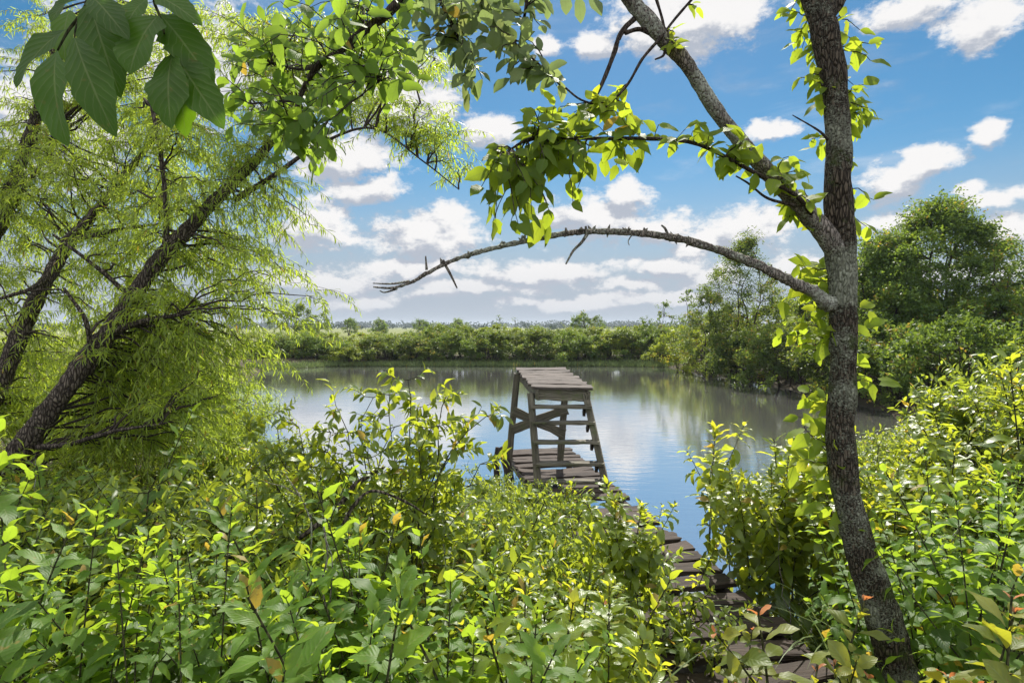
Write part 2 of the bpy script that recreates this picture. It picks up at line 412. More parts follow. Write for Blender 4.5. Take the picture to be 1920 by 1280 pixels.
class MB:
    """collects tubes, boxes and leaves, builds ONE mesh object"""
    def __init__(self):
        self.v, self.q, self.uv, self.tone, self.mi, self.n = [], [], [], [], [], 0

    def _push(self, v, q, uv, tone, mi=0):
        self.v.append(np.asarray(v, float)); self.q.append(np.asarray(q, int) + self.n)
        self.uv.append(uv); self.tone.append(tone); self.mi.append(np.full(len(q), mi))
        self.n += len(v)

    def leaves(self, lv, prof='ovate', nst=6, serr=0.0, mi=0, wav=0.0, seed=1):
        N = len(lv.b)
        if not N:
            return
        rg = np.random.default_rng(seed)
        b = np.array(lv.b, float); d = unit(np.array(lv.d, float)); u = np.array(lv.u, float)
        u = unit(u - d * np.sum(u * d, 1, keepdims=True))
        r = np.cross(d, u)
        L = np.array(lv.L)[:, None]; Wd = np.array(lv.W)[:, None]
        k = np.array(lv.k)[:, None]; k = np.where(np.abs(k) < 1e-3, 1e-3, k); f = np.array(lv.f)[:, None]
        s = np.linspace(0, 1, nst)
        w = PROFILES[prof](s)
        w[0] = 0.04; w[-1] = 0.0
        if serr:
            z = np.ones(nst); z[1:-1:2] += serr; z[2:-1:2] -= serr
            w = w * z
        s = s[None, :]; w = w[None, :]
        th = k * s
        X = L * np.sin(th) / k
        Z = -L * (1 - np.cos(th)) / k
        cen = b[:, None, :] + X[..., None] * d[:, None, :] + Z[..., None] * u[:, None, :]
        un = np.cos(th)[..., None] * u[:, None, :] + np.sin(th)[..., None] * d[:, None, :]
        wave = wav * np.sin(s * 9 + rg.random((N, 1)) * 6)
        out = []
        for sg in (-1, 0, 1):
            if sg == 0:
                out.append(cen)
            else:
                fo = f + sg * wave
                jit = rg.normal(size=(N, nst)) * (0.07 if nst > 5 else 0)
                hw = (w * Wd * 0.5) * (1 + jit)
                out.append(cen + (hw * np.cos(fo))[..., None] * sg * r[:, None, :] + (hw * np.sin(fo))[..., None] * un)
        V = np.stack(out, 2).reshape(-1, 3)          # N, nst, 3cols
        base = (np.arange(N) * nst * 3)[:, None]
        qs = []
        for i in range(nst - 1):
            for c in range(2):
                a = i * 3 + c
                qs.append([a, a + 1, a + 4, a + 3])
        q = (base[:, None] + np.array(qs)[None]).reshape(-1, 4)
        uvt = np.stack(np.broadcast_arrays(np.array([0, .5, 1.0])[None, :], np.linspace(0, 1, nst)[:, None]), -1).reshape(-1, 2)
        uv = np.tile(uvt, (N, 1))
        tt_ = np.clip(np.array(lv.t), 0, .975); tt_[rg.random(N) < (.011 if N > 60 else 0)] = 1.0
        tone = np.repeat(tt_, nst * 3)
        self._push(V, q, uv, tone, mi)

    def cards(self, c, nrm_bias, L, Wd, tone, rg, mi=0):
        """small folded leaves for trees seen from afar: centre, size, random turn"""
        N = len(c)
        d = unit(rg.normal(size=(N, 3)) + np.array([0, 0, -0.35]))
        u = unit(rg.normal(size=(N, 3)) * 0.8 + nrm_bias)
        u = unit(u - d * np.sum(u * d, 1, keepdims=True))
        r = np.cross(d, u)
        L = np.broadcast_to(L, (N,))[:, None]; Wd = np.broadcast_to(Wd, (N,))[:, None]
        p0 = c - d * L * 0.5; p2 = c + d * L * 0.5
        p1 = c + r * Wd * 0.5 - u * L * 0.08 - d * L * 0.08
        p3 = c - r * Wd * 0.5 - u * L * 0.08 - d * L * 0.08
        V = np.stack([p0, p1, p2, p3], 1).reshape(-1, 3)
        q = np.arange(N * 4).reshape(-1, 4)
        uv = np.tile(np.array([[.5, 0], [1, .5], [.5, 1], [0, .5]]), (N, 1))
        self._push(V, q, uv, np.repeat(np.clip(np.broadcast_to(tone, (N,)), 0, 1), 4), mi)

    def tube(self, pts, rad, sides=6, mi=0, amp=0.0, freq=12.0, tone=0.5, res=None, cap=True, lump=0.0, lfreq=3.0, zf=0.45):
        pts = np.asarray(pts, float)
        rad = np.broadcast_to(np.asarray(rad, float), (len(pts),))
        if res:
            pts, rad = resample(pts, rad, res)
        n = len(pts)
        tg = unit(np.gradient(pts, axis=0))
        ref = np.array([0.31, 0.22, 0.92]) if abs(tg[0][2]) < 0.8 else np.array([1.0, 0.2, 0.1])
        a = unit(np.cross(tg, ref)); bb = np.cross(tg, a)
        an = np.linspace(0, 2 * np.pi, sides, endpoint=False)
        V = (pts[:, None, :] + rad[:, None, None] * (np.cos(an)[None, :, None] * a[:, None, :] + np.sin(an)[None, :, None] * bb[:, None, :]))
        if amp or lump:
            Vf = V.reshape(-1, 3); cen = np.repeat(pts, sides, 0); rr = np.repeat(rad, sides)
            o = unit(Vf - cen)
            dd = np.zeros(len(Vf))
            for i, p in enumerate(Vf):
                q3 = Vector((p[0] * freq, p[1] * freq, p[2] * freq * zf))
                x = mnoise.noise(q3) + 0.5 * mnoise.noise(q3 * 2.1)
                dd[i] = amp * x
                if lump:
                    dd[i] += lump * mnoise.noise(Vector((p[0] * lfreq, p[1] * lfreq, p[2] * lfreq)))
            V = (Vf + o * (dd * rr)[:, None]).reshape(n, sides, 3)
        V = V.reshape(-1, 3)
        i = np.arange(n - 1)[:, None] * sides
        j = np.arange(sides)[None, :]
        j2 = (j + 1) % sides
        q = np.stack([i + j, i + j2, i + sides + j2, i + sides + j], -1).reshape(-1, 4)
        ln = np.concatenate([[0], np.cumsum(np.linalg.norm(np.diff(pts, axis=0), axis=1))])
        uv = np.stack([np.repeat(ln, sides), np.tile(an / 6.283, n)], -1)
        if cap:
            V = np.concatenate([V, pts[:1], pts[-1:]]); c0 = n * sides
            uv = np.concatenate([uv, uv[:1], uv[-1:]])
            jj = np.arange(sides); jn = (jj + 1) % sides
            q0 = np.stack([jn, jj, np.full(sides, c0), np.full(sides, c0)], -1)
            q1 = np.stack([(n - 1) * sides + jj, (n - 1) * sides + jn, np.full(sides, c0 + 1), np.full(sides, c0 + 1)], -1)
            q = np.concatenate([q, q0, q1])
        self._push(V, q, uv, np.full(len(V), tone), mi)

    def board(self, p0, p1, wdir, wid, thk, tone=0.7, mi=0, nseg=8, rough=0.006, seed=0, warp=0.0, chip=0.0):
        """a sawn board from p0 to p1: wid along wdir, thk across; edges slightly worn"""
        rg = np.random.default_rng(seed)
        p0 = np.asarray(p0, float); p1 = np.asarray(p1, float)
        t = unit(p1 - p0); L = np.linalg.norm(p1 - p0)
        w = unit(wdir - t * np.dot(wdir, t)); h = np.cross(t, w)
        bv = min(thk, wid) * 0.16
        prof = [(-wid / 2 + bv, -thk / 2), (wid / 2 - bv, -thk / 2), (wid / 2, -thk / 2 + bv), (wid / 2, thk / 2 - bv),
                (wid / 2 - bv, thk / 2), (wid * 0.17, thk / 2), (-wid * 0.17, thk / 2), (-wid / 2 + bv, thk / 2), (-wid / 2, thk / 2 - bv), (-wid / 2, -thk / 2 + bv)]
        m = len(prof)
        V, uv = [], []
        off = rg.random() * 40
        per = np.concatenate([[0], np.cumsum([math.dist(prof[i], prof[(i + 1) % m]) for i in range(m)])])
        bend = rg.normal() * warp
        for s in np.linspace(0, 1, nseg + 1):
            jw = rg.normal() * rough * 0.6
            for c, (a, b) in enumerate(prof):
                a2 = a + rg.normal() * rough * 0.5 + jw * (1 if a > 0 else -1)
                b2 = b + rg.normal() * rough * 0.3 + bend * 4 * s * (1 - s)
                e = 0.0
                if chip and (s == 0 or s == 1):
                    e = -abs(rg.normal()) * chip * (1 if s == 1 else -1)
                V.append(p0 + t * (L * s + e) + w * a2 + h * b2)
                uv.append((L * s + off, per[c] + off))
        q = []
        for i in range(nseg):
            for c in range(m):
                c2 = (c + 1) % m
                q.append([i * m + c, i * m + c2, (i + 1) * m + c2, (i + 1) * m + c])
        n0 = len(V)
        for i in (0, nseg):
            V.append(np.mean([V[i * m + c] for c in range(m)], axis=0)); uv.append((off, off))
        for c in range(m):
            c2 = (c + 1) % m
            q.append([c2, c, n0, n0])
            q.append([nseg * m + c, nseg * m + c2, n0 + 1, n0 + 1])
        self._push(np.array(V), np.array(q), np.array(uv), np.full(len(V), tone), mi)

    def build(self, name, mats, parent=None, smooth=True, origin=None, flat=False):
        V = np.concatenate(self.v); Q = np.concatenate(self.q); UV = np.concatenate(self.uv)
        T = np.concatenate(self.tone); MI = np.concatenate(self.mi)
        if origin is not None:
            V = V - np.asarray(origin)
        me = bpy.data.meshes.new(name)
        tri = Q[:, 2] == Q[:, 3]
        tot = np.where(tri, 3, 4)
        st = np.concatenate([[0], np.cumsum(tot)[:-1]])
        keep = np.ones(Q.shape, bool); keep[tri, 3] = False
        li = Q[keep]
        me.vertices.add(len(V)); me.vertices.foreach_set('co', V.astype(np.float32).ravel())
        me.loops.add(len(li)); me.loops.foreach_set('vertex_index', li.astype(np.int32))
        me.polygons.add(len(Q)); me.polygons.foreach_set('loop_start', st.astype(np.int32))
        me.polygons.foreach_set('loop_total', tot.astype(np.int32))
        me.polygons.foreach_set('material_index', MI.astype(np.int32))
        me.update(calc_edges=True)
        me.polygons.foreach_set('use_smooth', np.full(len(Q), smooth))
        ul = me.uv_layers.new(name='UVMap')
        ul.data.foreach_set('uv', UV[li].astype(np.float32).ravel())
        at = me.attributes.new('tone', 'FLOAT', 'POINT')
        at.data.foreach_set('value', T.astype(np.float32))
        for m in (mats if isinstance(mats, (list, tuple)) else [mats]):
            me.materials.append(m)
        me.validate()
        o = bpy.data.objects.new(name, me)
        SC.collection.objects.link(o)
        if parent is not None:
            o.parent = parent
        elif origin is not None:
            o.location = origin
        return o


def resample(pts, rad, n):
    pts = np.asarray(pts, float); rad = np.asarray(rad, float)
    k = len(pts)
    if k < 3:
        s = np.linspace(0, 1, n)[:, None]
        return pts[0] + (pts[-1] - pts[0]) * s, rad[0] + (rad[-1] - rad[0]) * s[:, 0]
    ext = np.concatenate([[2 * pts[0] - pts[1]], pts, [2 * pts[-1] - pts[-2]]])
    u = np.linspace(0, k - 1, n)
    i = np.minimum(u.astype(int), k - 2); t = (u - i)[:, None]
    a, b, c, d = ext[i], ext[i + 1], ext[i + 2], ext[i + 3]
    out = 0.5 * ((2 * b) + (c - a) * t + (2 * a - 5 * b + 4 * c - d) * t ** 2 + (-a + 3 * b - 3 * c + d) * t ** 3)
    return out, np.interp(u, np.arange(k), rad)


def tag(o, label=None, cat=None, group=None, kind=None):
    if label: o['label'] = label
    if cat: o['category'] = cat
    if group: o['group'] = group
    if kind: o['kind'] = kind
    return o


def empty(name, loc, label, cat, group=None):
    o = bpy.data.objects.new(name, None)
    o.empty_display_size = 0.1
    SC.collection.objects.link(o)
    o.location = loc
    return tag(o, label, cat, group)


def dup(root, loc, rz=0.0, sc=1.0, label=None, group=None, tilt=(0, 0)):
    r = root.copy(); SC.collection.objects.link(r)
    r.location = loc; r.rotation_euler = (tilt[0], tilt[1], rz)
    r.scale = (sc, sc, sc) if not hasattr(sc, '__len__') else sc
    if label: r['label'] = label
    if group: r['group'] = group
    for ch in list(root.children):
        c = ch.copy(); SC.collection.objects.link(c); c.parent = r
        for g in ch.children:
            d = g.copy(); SC.collection.objects.link(d); d.parent = c
    return r


def inpoly(p, poly):
    x, y = p; r = False; j = len(poly) - 1
    for i in range(len(poly)):
        xi, yi = poly[i]; xj, yj = poly[j]
        if (yi > y) != (yj > y) and x < (xj - xi) * (y - yi) / (yj - yi) + xi:
            r = not r
        j = i
    return r


def poly_points(poly, n, rg):
    xs = [p[0] for p in poly]; ys = [p[1] for p in poly]
    out = []
    while len(out) < n:
        p = (rg.uniform(min(xs), max(xs)), rg.uniform(min(ys), max(ys)))
        if inpoly(p, poly):
            out.append(p)
    return out


# ------------------------------------------------------------------ the setting: ground, water
POND = np.array([(-1.2, 2.75), (1.0, 2.55), (2.2, 3.1), (3.4, 5.5), (5.4, 9.0), (9.0, 13.0), (10.6, 16.0), (10.4, 24), (9.4, 30.0), (9.0, 33.2),
                 (4, 34.2), (-4, 34.0), (-10, 34.4), (-13.5, 31), (-10, 20), (-6.2, 12), (-3.6, 8.0), (-2.6, 5.0), (-1.9, 3.6)])


def pond_dist(x, y):
    """signed distance to the shoreline, positive on land"""
    p = np.stack([x, y], -1)
    a = POND; b = np.roll(POND, -1, 0)
    best = np.full(x.shape, 1e9); ins = np.zeros(x.shape, bool)
    for (ax, ay), (bx, by) in zip(a, b):
        e = np.array([bx - ax, by - ay]); w = p - np.array([ax, ay])
        t = np.clip((w @ e) / (e @ e), 0, 1)
        dd = np.linalg.norm(w - t[..., None] * e, axis=-1)
        best = np.minimum(best, dd)
        with np.errstate(divide='ignore', invalid='ignore'):
            c = ((ay > y) != (by > y)) & (x < (bx - ax) * (y - ay) / (by - ay + 1e-12) + ax)
        ins ^= c
    return np.where(ins, -best, best)


def ground_z(x, y):
    x = np.asarray(x, float); y = np.asarray(y, float)
    sdist = pond_dist(x, y)
    h = np.where(sdist > 0, 0.42 * (1 - np.exp(-sdist / 0.9)), np.maximum(-0.7, sdist * 0.45))
    bump = 0.05 * np.sin(x * 1.7 + 0.4) * np.cos(y * 1.3) + 0.03 * np.sin(x * 4.1 + y * 3.3)
    near = np.exp(-np.maximum(0, y - 30) / 20)
    h = h + 0.85 * np.clip((x - 2.2) / 3.0, 0, 1) * np.clip((12 - y) / 4, 0, 1) * np.clip(sdist / 1.5, 0, 1)
    return h + bump * near * np.clip(sdist * 2, 0, 1)


def axis_coords(lo, hi, step, far, ratio=1.25):
    c = list(np.arange(lo, hi + 1e-6, step))
    s = step; v = hi
    while v < far:
        s *= ratio; v += s; c.append(v)
    s = step; v = lo
    pre = []
    while v > -far and len(pre) < 60:
        s *= ratio; v -= s; pre.append(v)
    return np.array(pre[::-1] + c)


xs = axis_coords(-16, 16, 0.35, 2500)
ys = axis_coords(-2, 40, 0.35, 2500)
ys = ys[ys > -60]
gx, gy = np.meshgrid(xs, ys)
gz = ground_z(gx, gy)
mb = MB()
nx, ny = len(xs), len(ys)
idx = np.arange(nx * ny).reshape(ny, nx)
q = np.stack([idx[:-1, :-1], idx[:-1, 1:], idx[1:, 1:], idx[1:, :-1]], -1).reshape(-1, 4)
mb._push(np.stack([gx, gy, gz], -1).reshape(-1, 3), q, np.stack([gx, gy], -1).reshape(-1, 2), np.full(nx * ny, .5))
tag(mb.build('ground', M['ground']), 'dark bank and dry pasture beyond the pond', 'ground', kind='structure')
mb = MB()
wx = np.array([-15., 12.5]); wy = np.array([1.9, 35.5])
mb._push(np.array([(-15, 1.9, 0), (12.5, 1.9, 0), (12.5, 35.5, 0), (-15, 35.5, 0)], float), np.array([[0, 1, 2, 3]]),
         np.zeros((4, 2)), np.full(4, .5))
tag(mb.build('water', M['water'], smooth=False), 'still brown pond mirroring the clouds', 'water', kind='structure')

# ------------------------------------------------------------------ dock
DU = unit(np.array([-0.158, 0.987, 0])); DR = np.array([DU[1], -DU[0], 0]); DC = np.array([1.12, 4.76, 0.0])


def dockpt(s, r, z=0.35):
    return DC + DU * s + DR * r + np.array([0, 0, z])


dock = empty('dock', tuple(dockpt(-2.8, 0, 0)), 'weathered plank walkway with crooked boards leading from the bank to the diving platform', 'dock')
rg = np.random.default_rng(3)
orig = dockpt(-2.8, 0, 0)
deck = MB()
s = -2.75; i = 0
while s < 4.55:
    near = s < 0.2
    wj = rg.uniform(-0.02, 0.02)
    hz_ = 0.35 + rg.normal() * (0.010 if not near else 0.016)
    l = -0.53 + rg.uniform(-.03, .03); r = 0.53 + rg.uniform(-.018, .022)
    if not (1.55 < s < 1.7):
        tl = rg.normal() * 0.008
        deck.board(dockpt(s + rg.normal() * .012, l, hz_ - tl), dockpt(s + wj, r, hz_ + tl), DU, 0.175 + rg.uniform(-.015, .012), 0.042,
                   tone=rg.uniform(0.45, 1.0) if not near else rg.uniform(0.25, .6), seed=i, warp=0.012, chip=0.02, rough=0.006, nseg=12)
    s += 0.228 + rg.uniform(-.008, .012); i += 1
deck.build('deck', M['dock'], dock, smooth=False, origin=orig)
for r in (-0.46, 0.46):
    b = MB(); b.board(dockpt(-2.75, r, 0.25), dockpt(4.6, r * 1.02, 0.25), np.array([0, 0, 1.0]), 0.15, 0.05, tone=0.3, seed=50, nseg=20)
    b.build('stringer', M['post'], dock, smooth=False, origin=orig)
for (s_, r_) in ((-1.6, -.5), (-1.6, .5), (0.5, -.5), (0.5, .5), (2.4, .5), (2.5, -.5), (4.3, .48), (4.3, -.48)):
    b = MB(); p = dockpt(s_, r_, 0)
    b.tube([p + (0, 0, -0.75), p + (0, 0, -0.2), p + (.01, 0, 0.2), p + (0, .01, 0.31)], 0.05, 10, amp=.12, freq=9, res=14, tone=.5)
    b.build('post', M['post'], dock, origin=orig)

# two weathered mooring stakes leaning beside the dock
st = empty('mooring_stake', tuple(P(931, 880, 8.1) * (1, 1, 0)), 'thin dark upright stake left of the dock beside the leaning one', 'stake', 'stakes beside the dock')
b = MB(); o_ = np.array(st.location)
b.tube([P(932, 1000, 8.1), P(932, 900, 8.1), P(931, 862, 8.1), P(932, 838, 8.1)], [.045, .045, .042, .026], 9, amp=.2, freq=9, res=16)
b.build('shaft', M['post'], st, origin=o_)
st2 = empty('mooring_stake', tuple(P(956, 900, 7.8) * (1, 1, 0)), 'thick dark stake leaning against the dock edge by the platform leg', 'stake', 'stakes beside the dock')
b = MB(); o_ = np.array(st2.location)
b.tube([P(958, 1000, 7.7), P(955, 900, 7.8), P(948, 860, 7.85), P(939, 838, 7.9)], [.07, .066, .064, .05], 9, amp=.25, freq=9, res=16)
b.build('shaft', M['post'], st2, origin=o_)

# ------------------------------------------------------------------ diving platform
FL, FR, BL, BR = P(998, 727, 7.12), P(1113, 731, 7.08), P(966, 691, 8.3), P(1057, 689, 8.28)
tw_o = np.array([0.5, 7.6, 0.35])
tower = empty('diving_platform', tuple(tw_o), 'grey wooden diving platform with ladder steps standing on the dock end', 'diving platform')
tp = MB()
n_b = 7
for k in range(n_b):
    t0 = (k + 0.5) / n_b
    a = FL + (BL - FL) * t0; c = FR + (BR - FR) * t0
    side = unit(c - a)
    wd = unit(BL - FL)
    tp.board(a - side * 0.02 * rg.uniform(0, 1.5), c + side * 0.02 * rg.uniform(0, 1.5) + np.array([0, 0, rg.normal() * .004]), wd, np.linalg.norm(BL - FL) / n_b * 0.985, 0.034,
             tone=rg.uniform(.6, 1), seed=80 + k, warp=.008, chip=.015, nseg=10, rough=.005)
tp.build('platform_top', M['top'], tower, smooth=False, origin=tw_o)
zd = np.array([0, 0, 1.0])
dn = np.array([0, 0, -0.085])
for (a, c, nm) in ((FL, BL, 'side_beam'), (FR, BR, 'side_beam')):
    b = MB(); ins_ = unit((FR - FL) * (1 if a is FL else -1)) * 0.06
    b.board(a + dn + ins_, c + dn + ins_, zd, 0.13, 0.04, tone=.5, seed=90, nseg=8); b.build(nm, M['tower'], tower, smooth=False, origin=tw_o)
fb = MB(); q0 = FL + (FR - FL) * .10 + dn; q1 = FL + (FR - FL) * .90 + dn
fb.board(q0 + (0, .06, 0), q1 + (0, .06, 0), zd, 0.14, 0.038, tone=.75, seed=93); fb.build('front_beam', M['tower'], tower, smooth=False, origin=tw_o)
# ladder stiles
SL0, SL1 = P(1009, 912, 7.0), P(995, 737, 7.2)
SR0, SR1 = P(1139, 922, 6.95), P(1098, 738, 7.18)
for (a, c, wd) in ((SL0, SL1, 0.11), (SR0, SR1, 0.15)):
    b = MB(); b.board(a, c, np.array([0.2, 1.0, 0]), wd, 0.078, tone=.7, seed=95, nseg=10, rough=.004); b.build('leg', M['tower'], tower, smooth=False, origin=tw_o)
RL0, RL1 = P(953, 872, 8.34), P(970, 700, 8.2)
RR0, RR1 = P(1050, 869, 8.3), P(1062, 700, 8.2)
for (a, c) in ((RL0, RL1), (RR0, RR1)):
    b = MB(); b.board(a, c, np.array([1.0, 0.1, 0]), 0.088, 0.085, tone=.75, seed=96, nseg=10, rough=.004); b.build('leg', M['tower'], tower, smooth=False, origin=tw_o)
for k, (yy, xo) in enumerate(((762, 1102), (792, 1107), (828, 1114), (868, 1121), (901, 1130))):
    tL = (yy - 737) / (912 - 737); tR = (yy - 738) / (922 - 738)
    a = SL1 + (SL0 - SL1) * tL; c = SR1 + (SR0 - SR1) * tR
    e = unit(c - a)
    b = MB(); b.board(a - e * .02 + np.array([0, -.045, 0]), c + e * .035 + np.array([0, -.045, 0]), np.array([0, 1.0, 0]), 0.15, 0.036, tone=.7, seed=100 + k, nseg=8, chip=.012)
    b.build('step', M['tower'], tower, smooth=False, origin=tw_o)
    b = MB(); b.board(c + (-.045, .0, -.02), c + (-.045, .10, -.11), np.array([0, .6, 1]), 0.08, 0.035, tone=.3, seed=110 + k, nseg=3)
    b.build('step_cleat', M['post'], tower, smooth=False, origin=tw_o)
for (a, c, dy) in ((P(962, 769, 8.23), P(1057, 812, 8.28), -.065), (P(961, 803, 8.26), P(1062, 764, 8.23), -.105)):
    b = MB(); b.board(a + (0, dy, 0), c + (0, dy, 0), zd, 0.135, 0.036, tone=.8, seed=120, nseg=8); b.build('brace', M['tower'], tower, smooth=False, origin=tw_o)


# ------------------------------------------------------------------ foliage generators
def branch_path(p0, p1, sag=0.0, wob=0.05, n=8, rg=None):
    p0 = np.asarray(p0, float); p1 = np.asarray(p1, float)
    s = np.linspace(0, 1, n)[:, None]
    L = np.linalg.norm(p1 - p0)
    pts = p0 + (p1 - p0) * s
    pts[:, 2] += -sag * L * 4 * (s * (1 - s))[:, 0]
    w = np.cumsum(rg.normal(size=(n, 3)), 0)
    w = w - w[0] - (w[-1] - w[0]) * s
    return pts + w * wob * L / n


def twig_leaves(lv, pts, n, L, ratio, rg, droop=.5, side=.8, down=.25, tone=(.3, .8), start=.1, face=None, pair=False, fold=.25):
    """leaves set along a twig"""
    pts = np.asarray(pts); tg = unit(np.gradient(pts, axis=0))
    u = np.linspace(start, 1.0, n)
    pos = np.stack([np.interp(u * (len(pts) - 1), np.arange(len(pts)), pts[:, i]) for i in range(3)], -1)
    t = np.stack([np.interp(u * (len(pts) - 1), np.arange(len(pts)), tg[:, i]) for i in range(3)], -1)
    rv = unit(rg.normal(size=(1, 3)))
    lat = unit(np.cross(t, rv))
    lat2 = np.cross(t, lat)
    a = np.arange(n) * 2.6 + rg.random() * 6
    lat = lat * np.cos(a)[:, None] + lat2 * np.sin(a)[:, None]
    for sg in ((1, -1) if pair else (1,)):
        d = unit(t * .55 + lat * side * sg + np.array([0, 0, -down]) + rg.normal(size=(n, 3)) * .18)
        up = np.array([0, 0, 1.0]) + rg.normal(size=(n, 3)) * .5
        if face is not None:
            up = up + face
        Ls = L * rg.uniform(.65, 1.15, n)
        lv.add_many(pos, d, up, Ls, Ls * ratio * rg.uniform(.85, 1.15, n), droop * rg.uniform(.2, 1.6, n), fold * rg.uniform(.3, 1.5, n), rg.uniform(*tone, n))


# ---- willow ---------------------------------------------------------------------------------
def nearest_on(path, p, lo=0.0):
    d = np.linalg.norm(path - p, axis=1)
    d[:int(lo * len(path))] += 100
    return path[np.argmin(d)], np.argmin(d)


def willow(pxpath, widths, limbs, region, nbr, dr, label, seed, tone=(.35, .95), extra=()):
    rg = np.random.default_rng(seed)
    pts = np.array([P(*p) for p in pxpath])
    rad = np.array([w / 2 / F * p[2] for w, p in zip(widths, pxpath)])
    o = np.array([pts[0][0], pts[0][1], 0.0])
    root = empty('willow_tree', tuple(o), label, 'tree', 'willows leaning over the pond')
    tr = MB(); tr.tube(pts, rad, 24, amp=.2, freq=16, res=140, lump=.22)
    tr.build('trunk', M['wbark'], root, origin=o)
    path, prd = resample(pts, rad, 60)
    paths = [path]
    for lb in limbs:
        lp = np.array([P(*p[:3]) for p in lb]); lr = np.array([p[3] / 2 / F * p[2] for p in lb])
        a, r_ = resample(lp, lr, 24)
        m_ = MB(); m_.tube(a, r_, 8, amp=.15, freq=14)
        m_.build('limb', M['wbark'], root, origin=o)
        paths.append(a)
    allp = np.concatenate(paths)
    br = MB(); lv = Leaves()
    jobs = [(p, dr) for p in poly_points(region, nbr, rg)]
    for (poly, n, dd) in extra:
        jobs += [(p, dd) for p in poly_points(poly, n, rg)]
    for (px, py), dd in jobs:
        tgt = P(px, py, rg.uniform(*dd))
        cand = allp[(allp[:, 2] < tgt[2] + 0.5)]
        if not len(cand): cand = allp
        d_ = np.linalg.norm(cand - tgt, axis=1) + rg.uniform(0, 1.2, len(cand))
        src = cand[np.argmin(d_)]
        L = np.linalg.norm(tgt - src)
        bp = branch_path(src, tgt, -0.10, .25, 10, rg)
        br.tube(bp, np.linspace(.013, .003, 10) * min(1.3, .6 + L * .3), 4, cap=False)
        nt = int(np.clip(L * 7, 7, 18))
        for k in range(nt):
            u = rg.uniform(.25, 1.0)
            b0 = bp[min(9, int(u * 9.99))] + rg.normal(size=3) * .02
            ln = rg.uniform(.22, .62)
            hd = rg.uniform(0, 6.283)
            d0 = unit(np.array([math.cos(hd), math.sin(hd), rg.uniform(-.2, .55)]) + unit(tgt - src) * .6)
            ss = np.linspace(0, 1, 7)[:, None]
            tw = b0 + d0 * ln * ss + np.array([0, 0, -ln * rg.uniform(.35, .8)]) * ss ** 2
            br.tube(tw, np.linspace(.0028, .0012, 7), 3, cap=False)
            twig_leaves(lv, tw, int(ln * 64), .10, .135, rg, droop=1.1, side=.8, down=.5, tone=tone, fold=.15)
    br.build('branches', M['twig'], root, origin=o)
    fo = MB(); fo.leaves(lv, 'lance', 4)
    fo.build('foliage', M['willow'], root, origin=o)
    return root


willow([(-30, 960, 5.15), (30, 855, 5.2), (100, 760, 5.3), (190, 640, 5.5), (290, 500, 5.7), (390, 390, 5.9), (480, 300, 6.1), (545, 215, 6.3), (610, 100, 6.5)],
       [46, 42, 36, 32, 28, 23, 18, 12, 7],
       [[(205, 625, 5.5, 15), (270, 602, 5.45, 11), (350, 588, 5.4, 6)],
        [(440, 375, 6.0, 12), (520, 325, 6.0, 9), (600, 270, 6.0, 6), (700, 240, 6.0, 4), (790, 300, 6.0, 3), (860, 355, 6.0, 2)],
        [(308, 480, 5.75, 13), (312, 400, 5.7, 10), (300, 280, 5.7, 8), (282, 190, 5.7, 6)],
        [(170, 660, 5.4, 10), (160, 600, 5.3, 8), (120, 540, 5.3, 5)],
        [(70, 838, 5.2, 11), (130, 832, 5.1, 9), (215, 808, 5.0, 7), (300, 795, 5.0, 4)],
        [(250, 560, 5.6, 9), (180, 500, 5.5, 7), (100, 440, 5.4, 5)]],
       [(230, 250), (340, 170), (450, 230), (560, 330), (590, 450), (610, 560), (520, 640), (470, 740), (380, 790), (260, 780), (200, 700), (250, 500)],
       125, (5.3, 7.4), 'leaning willow with the thickest dark trunk, its wispy branches reaching over the water', 11,
       extra=(([(380, 20), (700, 0), (830, 110), (870, 340), (810, 300), (700, 230), (520, 260)], 85, (5.8, 7.4)),
              ([(300, 570), (490, 590), (500, 760), (440, 840), (300, 860), (150, 830)], 75, (5.2, 7.6))))
willow([(-70, 830, 6.2), (-10, 740, 6.3), (40, 625, 6.5), (80, 540, 6.6), (130, 455, 6.8), (190, 385, 6.9), (250, 310, 7.1), (330, 200, 7.3)],
       [36, 32, 28, 25, 21, 17, 12, 7],
       [[(100, 510, 6.7, 10), (60, 540, 6.4, 8), (0, 560, 6.2, 6)], [(130, 450, 6.8, 9), (230, 430, 6.6, 7), (300, 420, 6.5, 4)]],
       [(-40, 300), (150, 220), (330, 150), (400, 300), (330, 480), (220, 640), (120, 800), (-40, 820)],
       125, (6.2, 8.3), 'slimmer willow standing behind the thick leaning trunk at the left edge', 12)
willow([(-110, 680, 7.0), (-30, 470, 7.1), (20, 370, 7.2), (45, 290, 7.3), (70, 210, 7.4), (95, 110, 7.5), (110, 20, 7.6)],
       [38, 32, 27, 22, 16, 10, 6],
       [[(10, 380, 7.2, 8), (70, 320, 7.0, 6), (115, 235, 6.9, 4)]],
       [(-60, 100), (60, 20), (180, 60), (300, 0), (420, 0), (400, 150), (200, 260), (60, 480), (-60, 560)],
       90, (6.6, 8.4), 'willow stem cut off by the left edge, thinly leaved at its top', 13, tone=(.2, .8))


